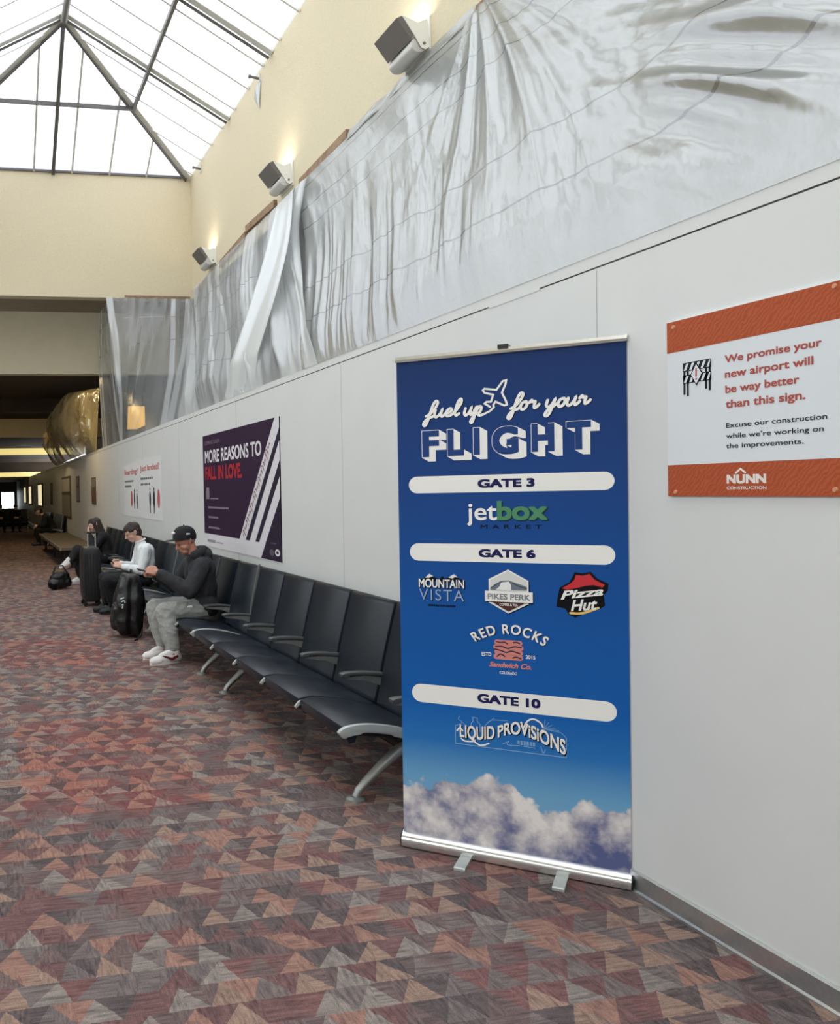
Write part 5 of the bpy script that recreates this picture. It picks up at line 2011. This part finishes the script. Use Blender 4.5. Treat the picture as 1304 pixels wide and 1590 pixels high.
# tall black backpack by the seats
bp = thing('backpack', (1.42, 8.85, 0), 'tall black backpack with a white mark, beside the person in the black cap', 'backpack')
b = MB()
for sy in (-.10, .10):
    for sx in (-.055, .06):
        b.cap((sx, sy, .11), .085, (sx * .9 + .01, sy * .95, .40), .085)
        b.cap((sx * .9 + .01, sy * .95, .40), .085, (sx * .5 + .03, sy * .55, .585), .075)
b.cap((0, 0, .12), .1, (.01, 0, .48), .12)
body = remeshed('pack_body', b, M['pack_black'], bp, .010, (0, 0, 0), 3, .010, 9, (1, 1, .6))
b = MB()
for sy in (-.075, .075):
    b.cap((-.125, sy, .13), .05, (-.105, sy, .30), .05)
b.cap((-.125, 0, .13), .055, (-.105, 0, .31), .055)
remeshed('front_pocket', b, M['pack_black'], bp, .009, (0, 0, 0), 3, .006, 12)
for sy in (-.07, .07):
    b = MB()
    b.tube([(.10, sy, .56), (.155, sy, .48), (.17, sy, .34), (.14, sy, .18), (.10, sy, .10)], [.02, .024, .024, .018, .014], 8, flat=.5)
    b.build('shoulder_strap', M['pack_black'], bp, smooth=True)
b = MB()
b.tube([(.05, -.05, .645), (.05, -.035, .685), (.05, .035, .685), (.05, .05, .645)], .009, 8)
b.build('carry_handle', M['pack_black'], bp, smooth=True)
b = MB()
b.tube([(.12, -.20, .10), (.10, -.235, .05), (.06, -.26, .012), (.02, -.30, .008)], [.009, .009, .009, .009], 6)
b.build('hanging_strap', M['pack_black'], bp)
b = MB()
for pts in ([(-.095, -.181, .415), (-.060, -.187, .425)], [(-.090, -.184, .385), (-.060, -.188, .395), (-.050, -.188, .375)], [(-.092, -.184, .35), (-.072, -.187, .36), (-.080, -.187, .32)]):
    b.tube(pts, .007, 6)
b.build('white_mark', M['white_cloth'], bp)

# rolling suitcase with a raised handle
sc = thing('suitcase', (1.36, 11.5, 0), 'dark ribbed suitcase with raised handle in front of the long-haired person', 'suitcase')
b = MB()
pr_ = []
for (cx_, cz_) in ((.085, .74), (-.085, .74), (-.085, .10), (.085, .10)):
    pass
hx, z0, z1, r_ = .125, .06, .78, .05
for k in range(24):
    a = 2 * PI * k / 24
    sx = math.copysign(abs(math.cos(a)) ** .35, math.cos(a))
    sz = math.copysign(abs(math.sin(a)) ** .35, math.sin(a))
    pr_.append((sx * hx, (z0 + z1) / 2 + sz * (z1 - z0) / 2))
b.prism(pr_, -.20, .20, 'y', inset=.03)
shell = b.build('shell', M['case_grey'], sc, smooth=True)
b = MB()
for k in range(6):
    xx = -.09 + .036 * k
    b.box(xx - .006, xx + .006, -.207, -.199, .14, .70)
b.build('ribs', M['case_grey'], shell)
for sx in (-.03, .07):
    b = MB()
    b.tube([(sx, -.05, .77), (sx, -.05, .965)], .009, 8)
    b.build('handle_tube', M['alu'], sc)
b = MB()
b.tube([(-.04, -.05, .965), (.08, -.05, .965)], .014, 8)
b.build('handle_grip', M['black'], sc)
for sx in (-.09, .09):
    for sy in (-.15, .15):
        b = MB()
        b.tube([(sx, sy - .012, .030), (sx, sy + .012, .030)], .029, 14)
        b.box(sx - .012, sx + .012, sy - .016, sy + .016, .03, .075)
        b.build('wheel', M['black'], sc)

hb = thing('handbag', (1.12, 13.55, 0), 'slumped black handbag on the floor by the pale shoes', 'bag')
b = MB()
b.cap((-.10, -.05, .10), .095, (.10, .05, .11), .095)
b.cap((-.06, -.02, .18), .09, (.07, .03, .20), .085)
remeshed('bag_body', b, M['pack_black'], hb, .010, (0, 0, 0), 3, .012, 10)
for sy in (-.05, .05):
    b = MB()
    b.tube([(-.10, sy, .24), (-.06, sy * .8, .36), (.05, sy * .8, .37), (.11, sy, .26)], .010, 8)
    b.build('bag_strap', M['pack_black'], hb, smooth=True)

# ------------------------------------------------------------------ cove lamps and added warm lights of the low ceiling
for k, (y, z0, z1, lab) in enumerate(((35.78, 3.09, 3.34, 'nearer glowing cove light across the low ceiling'), (44.98, 2.37, 2.60, 'farther bright glowing cove light low across the hall'))):
    t_ = thing('cove_light', (1.0, y, z0), lab, 'cove light', 'cove lights across the hall')
    b = MB()
    b.box(-5.1, 2.6, -.03, 0, 0, z1 - z0)
    b.build('diffuser', M['cove'], t_)
    b = MB()
    b.box(-5.1, 2.6, -.05, .0, z1 - z0, z1 - z0 + .02)
    b.build('cover', M['frame_dark'], t_)


def added_light(x, y, z, energy, label, aim=None, size=.25, warm=(1, .74, .36)):  # added lights, hidden from view, that warm the plastic and the bulkhead
    t_ = thing('added_ceiling_light', (x, y, z), label, 'ceiling light', 'added lights kept out of view in the low hall')
    b_ = MB()
    b_.tube([(0, 0, -.03), (0, 0, 0)], .11, 18)
    b_.build('ring', M['frame'], t_)
    b_ = MB()
    b_.tube([(0, 0, -.033), (0, 0, -.028)], .085, 18)
    b_.build('lens', M['bulb'], t_)
    ld = bpy.data.lights.new('lamp_bulb', 'AREA')
    ld.shape = 'DISK'
    ld.size = size
    ld.energy = energy
    ld.color = warm
    lo = bpy.data.objects.new('lamp_bulb', ld)
    COL.objects.link(lo)
    lo.parent = t_
    lo.location = (0, 0, -.045)
    if aim:
        lo.rotation_euler = Vector(aim).to_track_quat('-Z', 'Y').to_euler()
    return t_


added_light(1.2, 17.75, 3.95, 40, 'added out-of-view warm ceiling light before the golden plastic')
added_light(0.9, 24.0, 3.95, 30, 'added out-of-view warm ceiling light beside the far half of the golden plastic')
added_light(0.6, 24.8, 3.95, 22, 'added out-of-view warm ceiling light shining on the second bulkhead', (0, 1, -.2))
t_ = thing('hanging_sign', (3.15, 17.9, 2.75), 'small amber lit sign seen through the clear plastic curtain', 'sign')
b = MB()
b.box(-.22, .22, 0, .06, 0, .55)
b.build('case', M['black'], t_)
b = MB()
b.add([(-.19, -.006, .04), (.02, -.006, .04), (.19, -.006, .12), (.19, -.006, .52), (-.16, -.006, .52)], [(0, 1, 2, 3, 4)])
b.build('lit_face', M['amber'], t_)
for sx in (-.15, .15):
    b = MB()
    b.tube([(sx, .03, .55), (sx, .03, 1.2)], .01, 8)
    b.build('hanger', M['black'], t_)
#@@END
